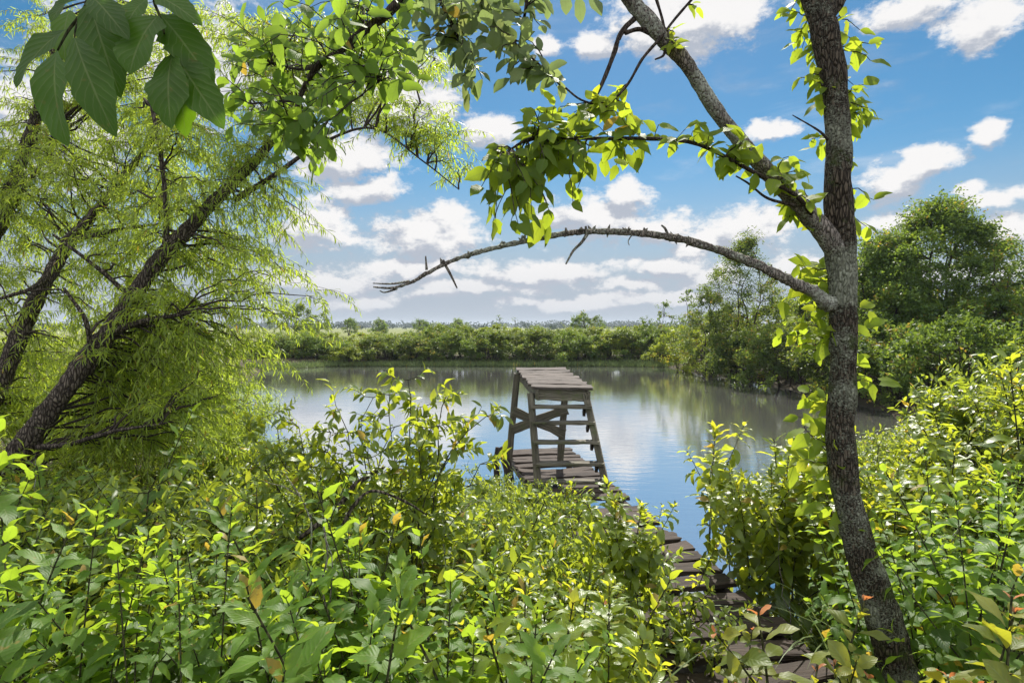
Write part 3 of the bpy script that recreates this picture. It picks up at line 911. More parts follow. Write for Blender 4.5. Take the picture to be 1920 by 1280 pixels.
# ---- the lichen covered tree on the right ------------------------------------------------------
rg = np.random.default_rng(21)
TD = 2.3
lt_pts = [(1716, 1420, 2.28), (1692, 1290, 2.28), (1662, 1180, 2.28), (1632, 1085, 2.28), (1604, 990, 2.28), (1583, 900, 2.28), (1576, 820, 2.28), (1580, 720, 2.28), (1581, 620, 2.28),
          (1578, 520, 2.28), (1575, 430, 2.28), (1572, 330, 2.28), (1570, 230, 2.28), (1562, 140, 2.28), (1545, 60, 2.28), (1522, -20, 2.28), (1500, -110, 2.28)]
lt_w = [72, 64, 62, 58, 51, 49, 48, 47, 47, 48, 50, 44, 42, 44, 50, 41, 38]
pts = np.array([P(*p) for p in lt_pts]); rad = np.array([w / 2 / F * 2.28 for w in lt_w])
lt_o = np.array([pts[0][0], pts[0][1], float(ground_z(pts[0][0], pts[0][1]))])
lt = empty('lichen_tree', tuple(lt_o), 'lichen covered tree with a bent trunk and sprouting leaves, two limbs reaching left', 'tree')
b = MB(); b.tube(pts, rad, 60, amp=.11, freq=38, res=380, lump=.17, lfreq=8, zf=.22)
b.build('trunk', M['lbark'], lt, origin=lt_o)
trunk_path, _ = resample(pts, rad, 120)


def limb(parent, name, px, mat, o, sides=14, res=70, amp=.14, freq=30, lump=.12):
    p = np.array([P(*q_[:3]) for q_ in px]); r_ = np.array([q_[3] / 2 / F * q_[2] for q_ in px])
    m_ = MB(); m_.tube(p, r_, sides, amp=amp, freq=freq, res=res, lump=lump, lfreq=9)
    m_.build(name, mat, parent, origin=o)
    return resample(p, r_, 40)[0]


l_up = limb(lt, 'limb', [(1572, 470, 2.28, 42), (1535, 425, 2.27, 35), (1470, 355, 2.24, 30), (1405, 285, 2.2, 27), (1340, 203, 2.18, 26), (1285, 118, 2.15, 26), (1235, 62, 2.12, 29), (1180, -5, 2.1, 30), (1120, -80, 2.05, 28)], M['dbark'], lt_o, res=150, sides=24)
limb(lt, 'limb', [(1545, 30, 2.28, 34), (1572, 0, 2.28, 26), (1590, -40, 2.28, 24)], M['lbark'], lt_o)
dead_px = [(1580, 572, 2.28, 46), (1548, 557, 2.26, 33), (1520, 545, 2.25, 25), (1490, 530, 2.24, 22), (1400, 492, 2.2, 19), (1300, 461, 2.16, 17), (1215, 443, 2.12, 15), (1130, 436, 2.08, 13), (1050, 440, 2.05, 12), (940, 462, 2.0, 11),
                               (850, 488, 1.97, 9), (800, 506, 1.95, 9), (768, 527, 1.94, 7), (735, 541, 1.93, 6), (700, 538, 1.92, 3)]
kb = MB(); dp_ = np.array([P(*q_[:3]) for q_ in dead_px]); dp_[1:-1] += rg.normal(size=(len(dp_) - 2, 3)) * .009; dr_ = np.array([q_[3] / 2 / F * q_[2] for q_ in dead_px])
kb.tube(dp_, dr_ * .86, 12, amp=.38, freq=60, res=220, lump=.12, lfreq=9)
l_dead = resample(dp_, dr_, 40)[0]
for tw in ([(1102, 437, 2.06, 7), (1090, 455, 2.06, 6), (1075, 470, 2.06, 5), (1061, 495, 2.05, 3)], [(1100, 437, 2.06, 7), (1098, 424, 2.06, 4)],
           [(834, 495, 1.96, 6), (845, 515, 1.96, 5), (857, 540, 1.96, 3)], [(800, 506, 1.95, 6), (798, 480, 1.95, 3)], [(1255, 450, 2.14, 6), (1248, 430, 2.14, 5), (1240, 422, 2.14, 3)],
           [(768, 527, 1.94, 5), (735, 532, 1.93, 4), (699, 531, 1.92, 2)], [(745, 541, 1.93, 4), (722, 548, 1.93, 3), (712, 545, 1.93, 2)],
           [(1185, 440, 2.1, 3), (1178, 452, 2.1, 2), (1180, 460, 2.1, 1.5)], [(1310, 464, 2.16, 5), (1302, 452, 2.16, 3)]):
    limb(lt, 'dead_twig', tw, M['dbark'], lt_o, sides=6, res=10, lump=0)
# knobs of lichen on the dead branch
for k in range(150):
    p = l_dead[rg.integers(2, 30)] + rg.normal(size=3) * .004
    d = unit(rg.normal(size=3) + (0, 0, .5))
    kb.tube([p, p + d * .012, p + d * rg.uniform(.014, .026)], [.006, .0055, .001], 5, cap=False)
kb.build('dead_branch', M['dbark'], lt, origin=lt_o)
twigs_px = [
    [(1200, 25, 2.12, 11), (1165, 62, 2.1, 10), (1148, 110, 2.08, 9), (1125, 165, 2.06, 7), (1108, 195, 2.05, 4)],
    [(1230, 66, 2.12, 11), (1200, 55, 2.11, 9), (1172, 62, 2.10, 8)],
    [(1305, -10, 2.1, 5), (1262, 40, 2.1, 5), (1240, 70, 2.1, 6), (1205, 110, 2.08, 6), (1172, 165, 2.07, 5), (1120, 215, 2.05, 4)],
    [(1228, -10, 2.1, 6), (1240, 30, 2.1, 5), (1246, 55, 2.1, 5)],
    [(1248, 92, 2.1, 6), (1243, 105, 2.1, 5), (1228, 112, 2.1, 3)],
    [(1522, 400, 2.22, 9), (1490, 365, 2.18, 8), (1430, 332, 2.12, 8), (1375, 302, 2.08, 8), (1300, 268, 2.05, 7), (1210, 260, 2.02, 7), (1120, 260, 2.0, 7), (1040, 258, 1.98, 8), (990, 262, 1.97, 6), (950, 285, 1.96, 4)],
    [(1490, 385, 2.2, 7), (1440, 372, 2.17, 5), (1405, 345, 2.15, 4), (1380, 330, 2.14, 3)],
    [(1060, 165, 2.0, 4), (1085, 185, 2.02, 4), (1110, 195, 2.04, 4)],
    [(1552, 262, 2.27, 6), (1535, 245, 2.25, 4), (1486, 216, 2.22, 2)],
]
tw_paths = [limb(lt, 'twig', t_, M['twig'], lt_o, sides=7, res=36, amp=.2, freq=40, lump=0) for t_ in twigs_px]


def region_twigs(br, lv, poly, dr, srcs, n, nl, L, ratio, rg, tone, maxlen=.5, down=.3, sag=.1, side=.8, face=(0, 0, 0), pair=False, spread=.3):
    allp = np.concatenate(srcs)
    for (px, py) in poly_points(poly, n, rg):
        tgt = P(px, py, rg.uniform(*dr))
        d_ = np.linalg.norm(allp - tgt, axis=1)
        src = allp[np.argmin(d_ + rg.uniform(0, .12, len(d_)))]
        bp = branch_path(src, tgt, -sag, .25, 7, rg)
        br.tube(bp, np.linspace(.0032, .0012, 7), 5, cap=False)
        twig_leaves(lv, bp, nl, L, ratio, rg, tone=tone, start=max(.2, 1 - spread / max(.01, np.linalg.norm(tgt - src))), down=down, side=side, face=np.array(face, float), pair=pair)


def sprout(stem_mb, leaves, name='sprout'):
    if not stem_mb.v: return
    o_ = stem_mb.build(name, M['twig'], lt, origin=lt_o)
    f_ = MB(); f_.leaves(leaves, 'ovate', 8, serr=.05, wav=.12)
    f_.build('foliage', M['elm'], o_, origin=lt_o)


def lt_region(poly, dr, srcs, n, nl, L, ratio, rg, tone, maxlen=.5, down=.3, face=(0, 0, 0)):
    for k in range(n if n < 20 else 1):
        m_, l_ = MB(), Leaves()
        region_twigs(m_, l_, poly, dr, srcs, 1 if n < 20 else n, nl, L, ratio, rg, tone, maxlen, down, face=face)
        sprout(m_, l_)


fc = (0, -1.15, 0.1)
# hanging bunch left of the limb
lt_region([(935, 260), (1000, 200), (1100, 195), (1125, 250), (1095, 330), (1075, 400), (1040, 390), (965, 430), (885, 405), (895, 320)], (1.8, 2.25), [tw_paths[5][24:], tw_paths[2][26:]], 50, 4, .082, .54, rg, (.1, .7), .3, .5, face=fc)
# leaves along the horizontal vine branch
seg = tw_paths[5][10:38]
vm, vl = MB(), Leaves()
vm.tube(seg, .0045, 6)
for k in range(40):
    i = rg.integers(0, len(seg) - 4)
    p0 = seg[i]; p1 = p0 + np.array([rg.normal() * .04, rg.normal() * .04, rg.normal() * .05 - .005])
    bp = branch_path(p0, p1, 0, .2, 5, rg)
    vm.tube(bp, .0014, 4, cap=False)
    twig_leaves(vl, bp, 3, .085, .55, rg, tone=(.3, .9), down=.2, face=np.array(fc))
sprout(vm, vl)
lt_region([(1340, 240), (1400, 250), (1400, 340), (1330, 350)], (2.05, 2.15), [tw_paths[5]], 5, 5, .08, .55, rg, (.4, .9), .15, .3, face=fc)
# around the fork and the trunk
lt_region([(1450, 300), (1530, 270), (1550, 420), (1500, 480), (1450, 400)], (2.1, 2.3), [l_up[3:14], trunk_path[60:90]], 9, 5, .085, .55, rg, (.4, 1), .22, .3, face=fc)
lt_region([(1462, -10), (1540, -10), (1560, 120), (1565, 300), (1520, 270), (1480, 120)], (2.27, 2.5), [trunk_path[78:]], 18, 6, .075, .55, rg, (.4, 1), .2, .25, face=fc)
lt_region([(1590, 40), (1650, 60), (1640, 180), (1655, 300), (1640, 430), (1600, 420)], (2.27, 2.5), [trunk_path[66:110]], 15, 5, .09, .52, rg, (.35, .95), .15, .25, face=fc)
lt_region([(1430, 600), (1480, 500), (1555, 480), (1560, 720), (1480, 770), (1460, 690)], (2.27, 2.5), [trunk_path[40:68]], 19, 6, .088, .54, rg, (.5, 1), .22, .35, face=fc)
lt_region([(1440, 760), (1555, 720), (1570, 960), (1520, 980), (1460, 860)], (2.27, 2.5), [trunk_path[22:42]], 10, 6, .088, .54, rg, (.55, 1), .25, .35, face=fc)
lt_region([(1600, 560), (1650, 570), (1650, 760), (1610, 780)], (2.15, 2.35), [trunk_path[34:64]], 5, 4, .095, .5, rg, (.5, 1), .12, .3, face=fc)
lt_region([(1235, 60), (1300, 0), (1310, 20), (1265, 90)], (2.05, 2.12), [l_up[26:36], tw_paths[2][:14]], 4, 4, .05, .5, rg, (.6, 1), .1, .2, face=fc)
lt_region([(1090, 170), (1190, 150), (1180, 235), (1110, 250)], (2.0, 2.1), [tw_paths[2][24:], tw_paths[0][26:]], 6, 5, .075, .5, rg, (.5, 1), .15, .3, face=fc)
fo = MB()
# the two yellowed leaves hanging above the dead branch
yl = Leaves()
yl.add(P(1020, 412, 2.0), P(985, 466, 1.98) - P(1020, 412, 2.0), (-.2, -1, .3), .115, .07, .5, .3, 1.0)
yl.add(P(1022, 412, 2.0), P(1030, 460, 1.98) - P(1022, 412, 2.0), (.6, -.7, .3), .1, .04, .5, .5, .4)
fo.leaves(yl, 'ovate', 9, serr=.05)
fo.build('yellowed_leaf', M['elm'], lt, origin=lt_o)

# ---- branches hanging into the picture from trees overhead ---------------------------------------
rg = np.random.default_rng(31)
MD = 2.4
ov_o = P(800, -60, MD)
ov = empty('overhanging_branch', tuple(ov_o), 'dark curved branch with dense bright green leaves hanging down at top left of centre', 'branch', 'branches overhanging from above')
ovp = [limb(ov, 'bough', t_, M['twig'], ov_o, sides=9, res=50) for t_ in (
    [(800, -60, MD, 22), (735, 18, MD, 18), (690, 52, MD, 16), (640, 92, MD, 14), (600, 120, MD, 13), (575, 155, MD, 10), (557, 200, MD, 9), (545, 250, MD, 5)],
    [(655, 80, MD, 8), (665, 110, MD - .1, 7), (690, 138, MD - .1, 5), (716, 152, MD - .1, 3)],
    [(595, 125, MD, 8), (560, 130, MD + .1, 6), (505, 118, MD + .15, 4)],
    [(560, 190, MD, 6), (520, 190, MD + .1, 4), (470, 195, MD + .1, 3)],
    [(680, 60, MD, 6), (682, 20, MD + .1, 5), (680, -20, MD + .1, 4)])]
tb = MB(); lv = Leaves()
region_twigs(tb, lv, [(400, 90), (430, 40), (540, -10), (780, -10), (770, 60), (790, 180), (730, 200), (650, 180), (640, 260), (600, 320), (520, 300), (500, 230), (420, 240)], (1.9, 3.0), ovp, 125, 4, .088, .55, rg, (.15, .95), .45, .25, face=fc, spread=.17)
region_twigs(tb, lv, [(530, 220), (640, 230), (620, 300), (560, 320), (510, 280)], (2.2, 2.5), ovp, 8, 7, .085, .5, rg, (.15, .8), .3, .5, face=fc)
for p_ in ovp: tb.tube(p_, np.linspace(.006, .003, len(p_)), 6)
tb.build('stems', M['twig'], ov, origin=ov_o)
fo = MB(); fo.leaves(lv, 'ellip', 8, wav=.1); fo.build('foliage', M['over'], ov, origin=ov_o)

oc_o = P(900, -60, 2.2)
oc = empty('overhanging_branch', tuple(oc_o), 'spray of rounded dull green leaflets hanging at top centre against the sky', 'branch', 'branches overhanging from above')
ocp = [limb(oc, 'bough', t_, M['twig'], oc_o, sides=7, res=40) for t_ in (
    [(810, -60, 2.2, 8), (830, 10, 2.2, 7), (850, 50, 2.2, 6), (865, 85, 2.2, 5), (880, 120, 2.2, 4)],
    [(992, -60, 2.15, 8), (988, 0, 2.15, 7), (980, 50, 2.15, 5), (972, 90, 2.15, 3)],
    [(900, -60, 2.2, 7), (925, 20, 2.2, 6), (965, 80, 2.15, 5), (1010, 120, 2.1, 4), (1050, 160, 2.05, 3)])]
tb = MB(); lv = Leaves()
region_twigs(tb, lv, [(780, -10), (1030, -10), (1035, 50), (990, 90), (1060, 130), (1060, 180), (960, 150), (900, 110), (910, 180), (870, 185), (850, 110), (790, 70)], (2.0, 2.35), ocp, 74, 4, .08, .56, rg, (.1, .9), .35, .12, face=fc, spread=.16)
for (bx, by, tx, ty, w) in ((1060, -8, 1062, 25, .04), (1085, -6, 1090, 40, .04), (1105, -8, 1130, 26, .04)):
    a_ = P(bx, by, 1.9); c_ = P(tx, ty, 1.88); lv.add(a_, c_ - a_, (0, -1, .3), np.linalg.norm(c_ - a_), w, .3, .2, .6)
for p_ in ocp: tb.tube(p_, np.linspace(.005, .003, len(p_)), 6)
tb.build('stems', M['twig'], oc, origin=oc_o)
fo = MB(); fo.leaves(lv, 'ellip', 8, wav=.08); fo.build('foliage', M['dull'], oc, origin=oc_o)

bl_o = P(160, -60, .78)
bo = empty('overhanging_branch', tuple(bl_o), 'nearest hanging twig with large dark pointed leaves in the top left corner', 'branch', 'branches overhanging from above')
for t_ in ([(170, -60, .78, 9), (165, 0, .78, 8), (150, 30, .78, 7), (128, 58, .78, 5), (108, 95, .77, 3)],
           [(290, -60, .78, 8), (289, 0, .78, 6), (299, 30, .78, 5), (318, 95, .77, 4), (341, 131, .77, 3)], [(150, 30, .78, 5), (142, 55, .77, 4), (140, 71, .77, 3)]):
    limb(bo, 'twig', t_, M['stem'], bl_o, sides=8, res=26, amp=.05, lump=0)
lv = Leaves()
for (bx, by, tx, ty, hw, dd, tl, fo_, t_) in (
        (124, 56, -14, 134, 30, .78, (-.15, -1, .55), .35, .2), (107, 96, 73, 255, 42, .75, (-.25, -1, .2), .45, .45), (140, 71, 186, 229, 38, .74, (.12, -1, .25), .3, .3),
        (169, 8, 208, 152, 38, .78, (.3, -1, .3), .35, .15), (296, 30, 213, 112, 46, .77, (-.1, -1, .35), .2, .55), (300, 27, 388, 124, 38, .79, (.2, -1, .4), .3, .35),
        (324, 101, 289, 220, 40, .76, (-.15, -1, .3), .2, .5), (326, 101, 404, 212, 36, .77, (.2, -1, .25), .25, .35), (341, 131, 330, 236, 28, .79, (.1, -1, .2), .3, .85),
        (148, -6, 75, 16, 18, .80, (-.1, -1, .6), .3, .1), (171, -8, 222, 38, 28, .77, (.2, -1, .4), .3, .1), (284, -6, 218, 24, 28, .80, (-.1, -1, .5), .3, .5),
        (289, -8, 362, 10, 24, .78, (0, -1, .6), .3, .5), (131, 20, 96, 90, 26, .84, (0, -1, .3), .2, 1.0), (205, 20, 200, 110, 24, .86, (0, -1, .3), .2, 1.0), (240, 5, 235, 80, 22, .86, (0, -1, .3), .2, .9)):
    a_ = P(bx, by, dd); c_ = P(tx, ty, dd - .05)
    lv.add(a_, c_ - a_, tl, np.linalg.norm(c_ - a_) * .97, hw * 1.95 / F * dd, .55, fo_ * .7, t_)
fo = MB(); fo.leaves(lv, 'ellip', 18, wav=.2, seed=5)
shade_lv = Leaves()  # unseen leaves added above the frame to shade the hanging ones
for k in range(30):
    q_ = P(rg.uniform(-40, 340), rg.uniform(-60, 230), rg.uniform(.74, .84)) + np.array(sun_dir) * rg.uniform(.8, 1.05)
    shade_lv.add(q_, unit(rg.normal(size=3) * (1, 1, .4)), np.array([0, 0, 1.0]) + rg.normal(size=3) * .3, .15, .085, .5, .2, rg.uniform(.2, .7))
fo.leaves(shade_lv, 'broad', 8, wav=.1)
hub = np.mean(np.array(shade_lv.b), axis=0) + (0, 0, .12)
shade_tw = MB(); shade_tw.tube(branch_path(bl_o, hub, 0, .2, 12, rg), np.linspace(.006, .004, 12), 8)
shade_tw.tube(branch_path(hub, hub + (-.5, -.6, .9), 0, .15, 12, rg), np.linspace(.006, .012, 12), 8)
for q_ in shade_lv.b:
    shade_tw.tube(branch_path(hub, q_, .05, .2, 8, rg), np.linspace(.003, .0015, 8), 5, cap=False)
shade_tw.build('bough', M['stem'], bo, origin=bl_o)  # added twigs that carry the unseen shading leaves
fo.build('foliage', M['big'], bo, origin=bl_o)


# ------------------------------------------------------------------ foreground plants
def weed(name, seed, H, step, L, ratio, whorl, prof, mats, label, cat, tone_top=.95, tone_low=.15, red=False, side_br=2, serr=.07, nst=9, lean=.12, gap=.2, dro=0.0):
    """an upright stem with opposite or whorled leaves; returns the prototype"""
    rg = np.random.default_rng(seed)
    root = empty(name, (0, 0, 0), label, cat)
    st_, lv, tips = MB(), Leaves(), Leaves()

    def axis(p0, d0, ln, r0, top, bot, scale):
        n = 10
        s = np.linspace(0, 1, n)[:, None]
        bend = np.array([rg.normal(), rg.normal(), 0]) * lean * ln
        pts_ = p0 + d0 * ln * s + bend * s ** 2
        pts_[:, 2] += 0
        st_.tube(pts_, np.linspace(r0, r0 * .35, n), 6, cap=False, mi=0)
        tg = unit(np.gradient(pts_, axis=0))
        z = gap * ln; a0 = rg.random() * 6.28
        while z < ln:
            u = z / ln
            i = u * (n - 1)
            p = np.array([np.interp(i, np.arange(n), pts_[:, c]) for c in range(3)])
            t = unit(np.array([np.interp(i, np.arange(n), tg[:, c]) for c in range(3)]))
            # leaf size: full in the middle, small at the tip
            f_ = min(1, .42 + 1.9 * (1 - u)) * (.75 + .25 * min(1, u * 3))
            el = np.interp(u, [0, .5, .85, 1], [-.6, -.22, .25, .95])
            el = el - dro * (1 - u)
            for k in range(whorl):
                if rg.random() < .10 and u < .8: continue
                a = a0 + 6.283 * k / whorl + rg.normal() * .22
                e1 = unit(np.cross(t, (math.cos(a), math.sin(a), .01)))
                out = np.cross(e1, t)
                e = el + rg.normal() * .32
                d = unit(out * math.cos(e) + t * math.sin(e))
                up = t * math.cos(e) - out * math.sin(e) + rg.normal(size=3) * .2
                ll = L * scale * f_ * rg.uniform(.55, 1.25) * (.6 if red and u > .95 else 1)
                pet = p + d * ll * .12
                st_.tube([p, pet], [.0018, .0014], 4, cap=False)
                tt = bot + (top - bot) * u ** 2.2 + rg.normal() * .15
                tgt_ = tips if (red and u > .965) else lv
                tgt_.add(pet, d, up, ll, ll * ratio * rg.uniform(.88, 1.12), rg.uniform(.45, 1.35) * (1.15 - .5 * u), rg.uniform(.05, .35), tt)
            a0 += math.pi / whorl + rg.normal() * .15
            z += step * scale * np.interp(u, [0, .55, .8, 1], [1.0, .95, .5, .3]) * rg.uniform(.85, 1.15)
        return pts_, tg

    pts_, tg = axis(np.zeros(3), np.array([0, 0, 1.0]), H, .0055, tone_top, tone_low, 1.0)
    for k in range(side_br):
        i = rg.integers(3, 7)
        a = rg.random() * 6.28
        d = unit(np.array([math.cos(a) * .7, math.sin(a) * .7, 1.0]))
        axis(pts_[i], d, H * rg.uniform(.22, .42), .0035, tone_top * .95, tone_low + .15, .72)
    st_.build('stem', M['stem'], root)
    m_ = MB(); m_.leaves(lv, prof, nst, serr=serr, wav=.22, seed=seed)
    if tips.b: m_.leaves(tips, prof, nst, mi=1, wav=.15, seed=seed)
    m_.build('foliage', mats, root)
    return root


def bushlet(name, seed, H, R, nst_, ntw, L, ratio, mat, label, cat, tone=(.2, .95), nl=9, arch=.25, prof='lance'):
    """a small many stemmed shrub"""
    rg = np.random.default_rng(seed)
    root = empty(name, (0, 0, 0), label, cat)
    st_, lv = MB(), Leaves()
    for k in range(nst_):
        a = rg.random() * 6.283; r_ = R * math.sqrt(rg.random())
        tip = np.array([math.cos(a) * r_, math.sin(a) * r_, H * rg.uniform(.6, 1.0) * (1 - .35 * (r_ / R) ** 2)])
        bp = branch_path((rg.normal() * .04, rg.normal() * .04, 0), tip, -arch * .5, .3, 9, rg)
        st_.tube(bp, np.linspace(.007, .002, 9), 5, cap=False)
        for j in range(ntw):
            u = rg.uniform(.3, 1.0); b0 = bp[int(u * 8)]
            aa = rg.random() * 6.283
            e = b0 + np.array([math.cos(aa), math.sin(aa), rg.uniform(.1, .9)]) * rg.uniform(.10, .24) * (H / 1.0) ** .5
            tp_ = branch_path(b0, e, .05, .25, 5, rg)
            st_.tube(tp_, np.linspace(.0025, .001, 5), 4, cap=False)
            hh = np.clip(b0[2] / H, 0, 1)
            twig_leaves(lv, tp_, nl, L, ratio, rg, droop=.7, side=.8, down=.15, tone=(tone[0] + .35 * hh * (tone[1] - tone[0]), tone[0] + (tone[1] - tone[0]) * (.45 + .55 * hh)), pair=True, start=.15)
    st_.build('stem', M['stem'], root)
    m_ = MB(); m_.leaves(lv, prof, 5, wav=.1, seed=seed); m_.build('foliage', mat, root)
    return root


PROTO = {'weed': [], 'button': [], 'bush': [], 'red': []}
for k, (H, L) in enumerate(((1.45, .15), (1.3, .135), (1.15, .15), (1.5, .125), (1.0, .14), (1.25, .16))):
    PROTO['weed'].append(weed('broadleaf_weed', 200 + k, H, .084, L * .96, (.52, .40, .46, .38, .50, .42)[k], 2, 'ovate', M['weed'], 'x', 'plant', side_br=3 + k % 3, tone_top=.95, nst=10))
for k, (H, L) in enumerate(((1.1, .115), (.9, .105), (1.25, .12), (.75, .10))):
    PROTO['button'].append(weed('glossy_shrub', 230 + k, H, .078, L * 1.12, .44, 3, 'lance', M['button'], 'x', 'plant', side_br=3, tone_top=1.0, tone_low=.3, serr=0.0, nst=8))
for k, (H, L) in enumerate(((.95, .085), (.75, .1), (.6, .09))):
    PROTO['red'].append(weed('red_tipped_sapling', 250 + k, H, .07, L * 1.1, .56, 2, 'obov', [M['red'], M['redtip']], 'x', 'plant', red=True, side_br=3, tone_low=.05, tone_top=.75, serr=0, nst=8))
for k, (H, R) in enumerate(((1.05, .5), (.9, .6), (1.2, .55), (.7, .45))):
    PROTO['bush'].append(bushlet('small_leaved_bush', 270 + k, H, R, 13, 9, .062, .36, M['small'], 'x', 'shrub'))
PROTO['tall'] = [weed('drooping_weed', 260 + k, H, .062, L, .42, 2, 'ovate', M['button'], 'x', 'plant', side_br=4, tone_top=1.0, tone_low=.3, nst=10, dro=.55, gap=.12) for k, (H, L) in enumerate(((1.35, .165), (1.2, .15), (1.5, .17)))]
used = set()


def put(kind, k, x, y, top=None, sc=None, label='', group=None, rz=None, tilt=(0, 0), rgx=None, base=None):
    """stand one plant on the ground, scaled so its tip reaches the height 'top'"""
    r_ = rgx or rg
    pr = PROTO[kind][k % len(PROTO[kind])]
    z0 = float(ground_z(x, y)) if base is None else base
    z0 = max(z0, -.25)
    if top is not None:
        hh = max((c.bound_box[6][2] for c in pr.children))
        sc = float(np.clip((top - z0) / hh, .45, 1.75))
    rz = r_.random() * 6.28 if rz is None else rz
    key = (kind, k % len(PROTO[kind]))
    if key not in used:
        used.add(key)
        pr.location = (x, y, z0); pr.rotation_euler = (tilt[0], tilt[1], rz); pr.scale = (sc,) * 3
        pr['label'] = label
        if group: pr['group'] = group
        return pr
    return dup(pr, (x, y, z0), rz, sc, label, group, tilt)


def at_px(px, d):
    return (px - 960) / F * d


def topz(py, d):
    return P(960, py, d)[2]


rg = np.random.default_rng(77)
# hand placed plants one can point to: kind, proto, px, py of the tip, distance, label
HAND = [
    ('weed', 0, 108, 935, 1.75, 'tall weed with one bright heart shaped top leaf at far left'),
    ('weed', 1, 275, 985, 1.6, 'broad leaved weed with long horizontal leaves right of the far left weed'),
    ('weed', 3, 398, 940, 1.75, 'slender dark stemmed weed with a bright upright leaf pair at its tip'),
    ('weed', 2, 590, 905, 2.1, 'broad leaved weed with large yellow green top leaves below the tall pond shrub'),
    ('weed', 4, 660, 1010, 1.55, 'broad leaved weed with very dark drooping leaves on two thin stems'),
    ('weed', 5, 740, 920, 2.0, 'weed with one hanging blue green leaf beside the arching dead branch'),
    ('weed', 0, 830, 1085, 1.5, 'broad leaved weed with a single glowing yellow leaf near the bottom centre'),
    ('weed', 5, 20, 790, 2.4, 'bright green broad leaved weed in front of the willow trunk base'),
    ('weed', 1, 215, 760, 3.2, 'bright broad leaved weed just right of the willow trunk base'),
    ('tall', 2, 1185, 880, 3.2, 'tallest leafy shoot growing through the left edge of the dock'),
    ('tall', 0, 1235, 960, 3.0, 'leafy shoot with wide yellow leaves rising beside the tallest shoot on the dock'),
    ('tall', 3, 1150, 915, 3.05, 'broad leaved weed with dark hanging leaves at the dock edge'),
    ('tall', 0, 1168, 930, 2.95, 'short drooping leaved shoot just in front of the tallest shoot on the dock'),
    ('button', 1, 1335, 1090, 3.2, 'small shoot crossing the dark near boards of the dock'),
    ('button', 3, 1225, 1085, 2.9, 'low shoot at the left end of the dark near boards on the dock'),
    ('red', 1, 1395, 1165, 2.5, 'low red tipped sapling growing through the dark near boards of the dock'),
    ('button', 3, 1285, 1010, 3.4, 'small yellow green shoot in the middle of the dock boards'),
    ('button', 1, 1065, 1060, 2.6, 'glossy shoot with an upright yellow leaf left of the dock'),
    ('red', 1, 1135, 1110, 2.3, 'sapling with an orange red tip left of the dark dock boards'),
    ('tall', 2, 1480, 765, 4.6, 'tall glossy shoot with a spiky bright tip between the pond and the lichen tree'),
    ('tall', 3, 1325, 790, 4.5, 'tall drooping leaved plant at the right dock edge against the water'),
    ('tall', 0, 1420, 880, 4.3, 'thick leafy plant hanging over the dock from the right'),
    ('tall', 1, 1470, 850, 4.1, 'leafy plant right of the dock standing closest to the lichen trunk'),
    ('red', 0, 1520, 1085, 1.95, 'young sapling with rusty red new leaves left of the lichen trunk'),
    ('red', 2, 1475, 1150, 2.0, 'low sapling with peach coloured tips over the dark dock boards'),
    ('red', 0, 1825, 1120, 1.7, 'sapling with amber leaves and dull red tips right of the lichen trunk'),
    ('red', 1, 1890, 1110, 1.6, 'sapling with orange top leaves in the bottom right corner'),
    ('red', 2, 1880, 1200, 1.35, 'low amber leaved sapling at the very bottom right corner'),
    ('weed', 3, 1760, 830, 2.7, 'tall leaning dark stemmed weed right of the lichen trunk'),
    ('weed', 2, 1800, 1050, 1.9, 'weed with a budding yellow tip and pale glossy leaves right of the trunk'),
]
for j, (kd, k, px, py, d, lb) in enumerate(HAND):
    x = at_px(px, d)
    base = 0.3 if 'dock' in lb and 'right' not in lb and 'left of' not in lb else None
    put(kd, k, x, d, top=topz(py, d), label=lb, base=base, group=None, tilt=(rg.normal() * .04, rg.normal() * .04))

SKY_L = ([-200, 0, 120, 250, 400, 520, 640, 780, 900, 1000, 1100, 1180], [800, 830, 850, 850, 880, 870, 850, 880, 920, 900, 960, 1010])


WINDOWS = [(1215, 1330, 905, 1035), (1275, 1435, 1110, 1270), (935, 1140, 690, 870), (540, 665, 690, 800), (1130, 1270, 750, 890), (1270, 1560, 690, 750), (1010, 1130, 915, 935)]


def blocks(x, d, top, half=.2):
    px = 960 + x / d * F
    h = half * F / d
    py = 640 - 28 - (top - 2.35) / d * F
    for (a, b_, c, e) in WINDOWS + ([(1560, 1770, 930, 1270)] if d < 2.35 else []):
        if px + h > a and px - h < b_ and py < e and 612 + 2.1 * F / d > c:
            return True
    return False


for j, (px, py, d) in enumerate(((905, 868, 6.6), (955, 885, 6.3), (1000, 893, 6.1), (1045, 885, 6.0), (1040, 935, 5.2), (985, 925, 5.3), (930, 905, 5.6), (870, 900, 6.0), (1010, 980, 4.5))):
    put('bush', j, at_px(px, d), d, top=topz(py, d), label='yellow green small leaved bush spilling over the left half of the dock', group='bushes spilling over the dock', base=.05)


def scatter(kind, n, xr, yr, skyline, label, group, seed, jit=60, avoid=None, rel=1.0, mind=.16, low=0):
    rgx = np.random.default_rng(seed)
    placed = []
    tries = 0
    while len(placed) < n and tries < n * 150:
        tries += 1
        d = yr[0] + (yr[1] - yr[0]) * rgx.random() ** .8
        px = rgx.uniform(*xr)
        x = at_px(px, d)
        if any((x - a) ** 2 + (d - b_) ** 2 < (mind * (1 + .12 * d)) ** 2 for a, b_ in placed): continue
        if avoid and avoid(x, d): continue
        py = np.interp(px, *skyline) + abs(rgx.normal()) * jit + max(0, (2.6 - d)) * low
        if blocks(x, d, topz(py, d), {'bush': .38, 'red': .19}.get(kind, .18)): continue
        put(kind, int(rgx.integers(0, 9)), x, d, top=topz(py, d), label=label, group=group, rgx=rgx, tilt=(rgx.normal() * .07, rgx.normal() * .07))
        placed.append((x, d))


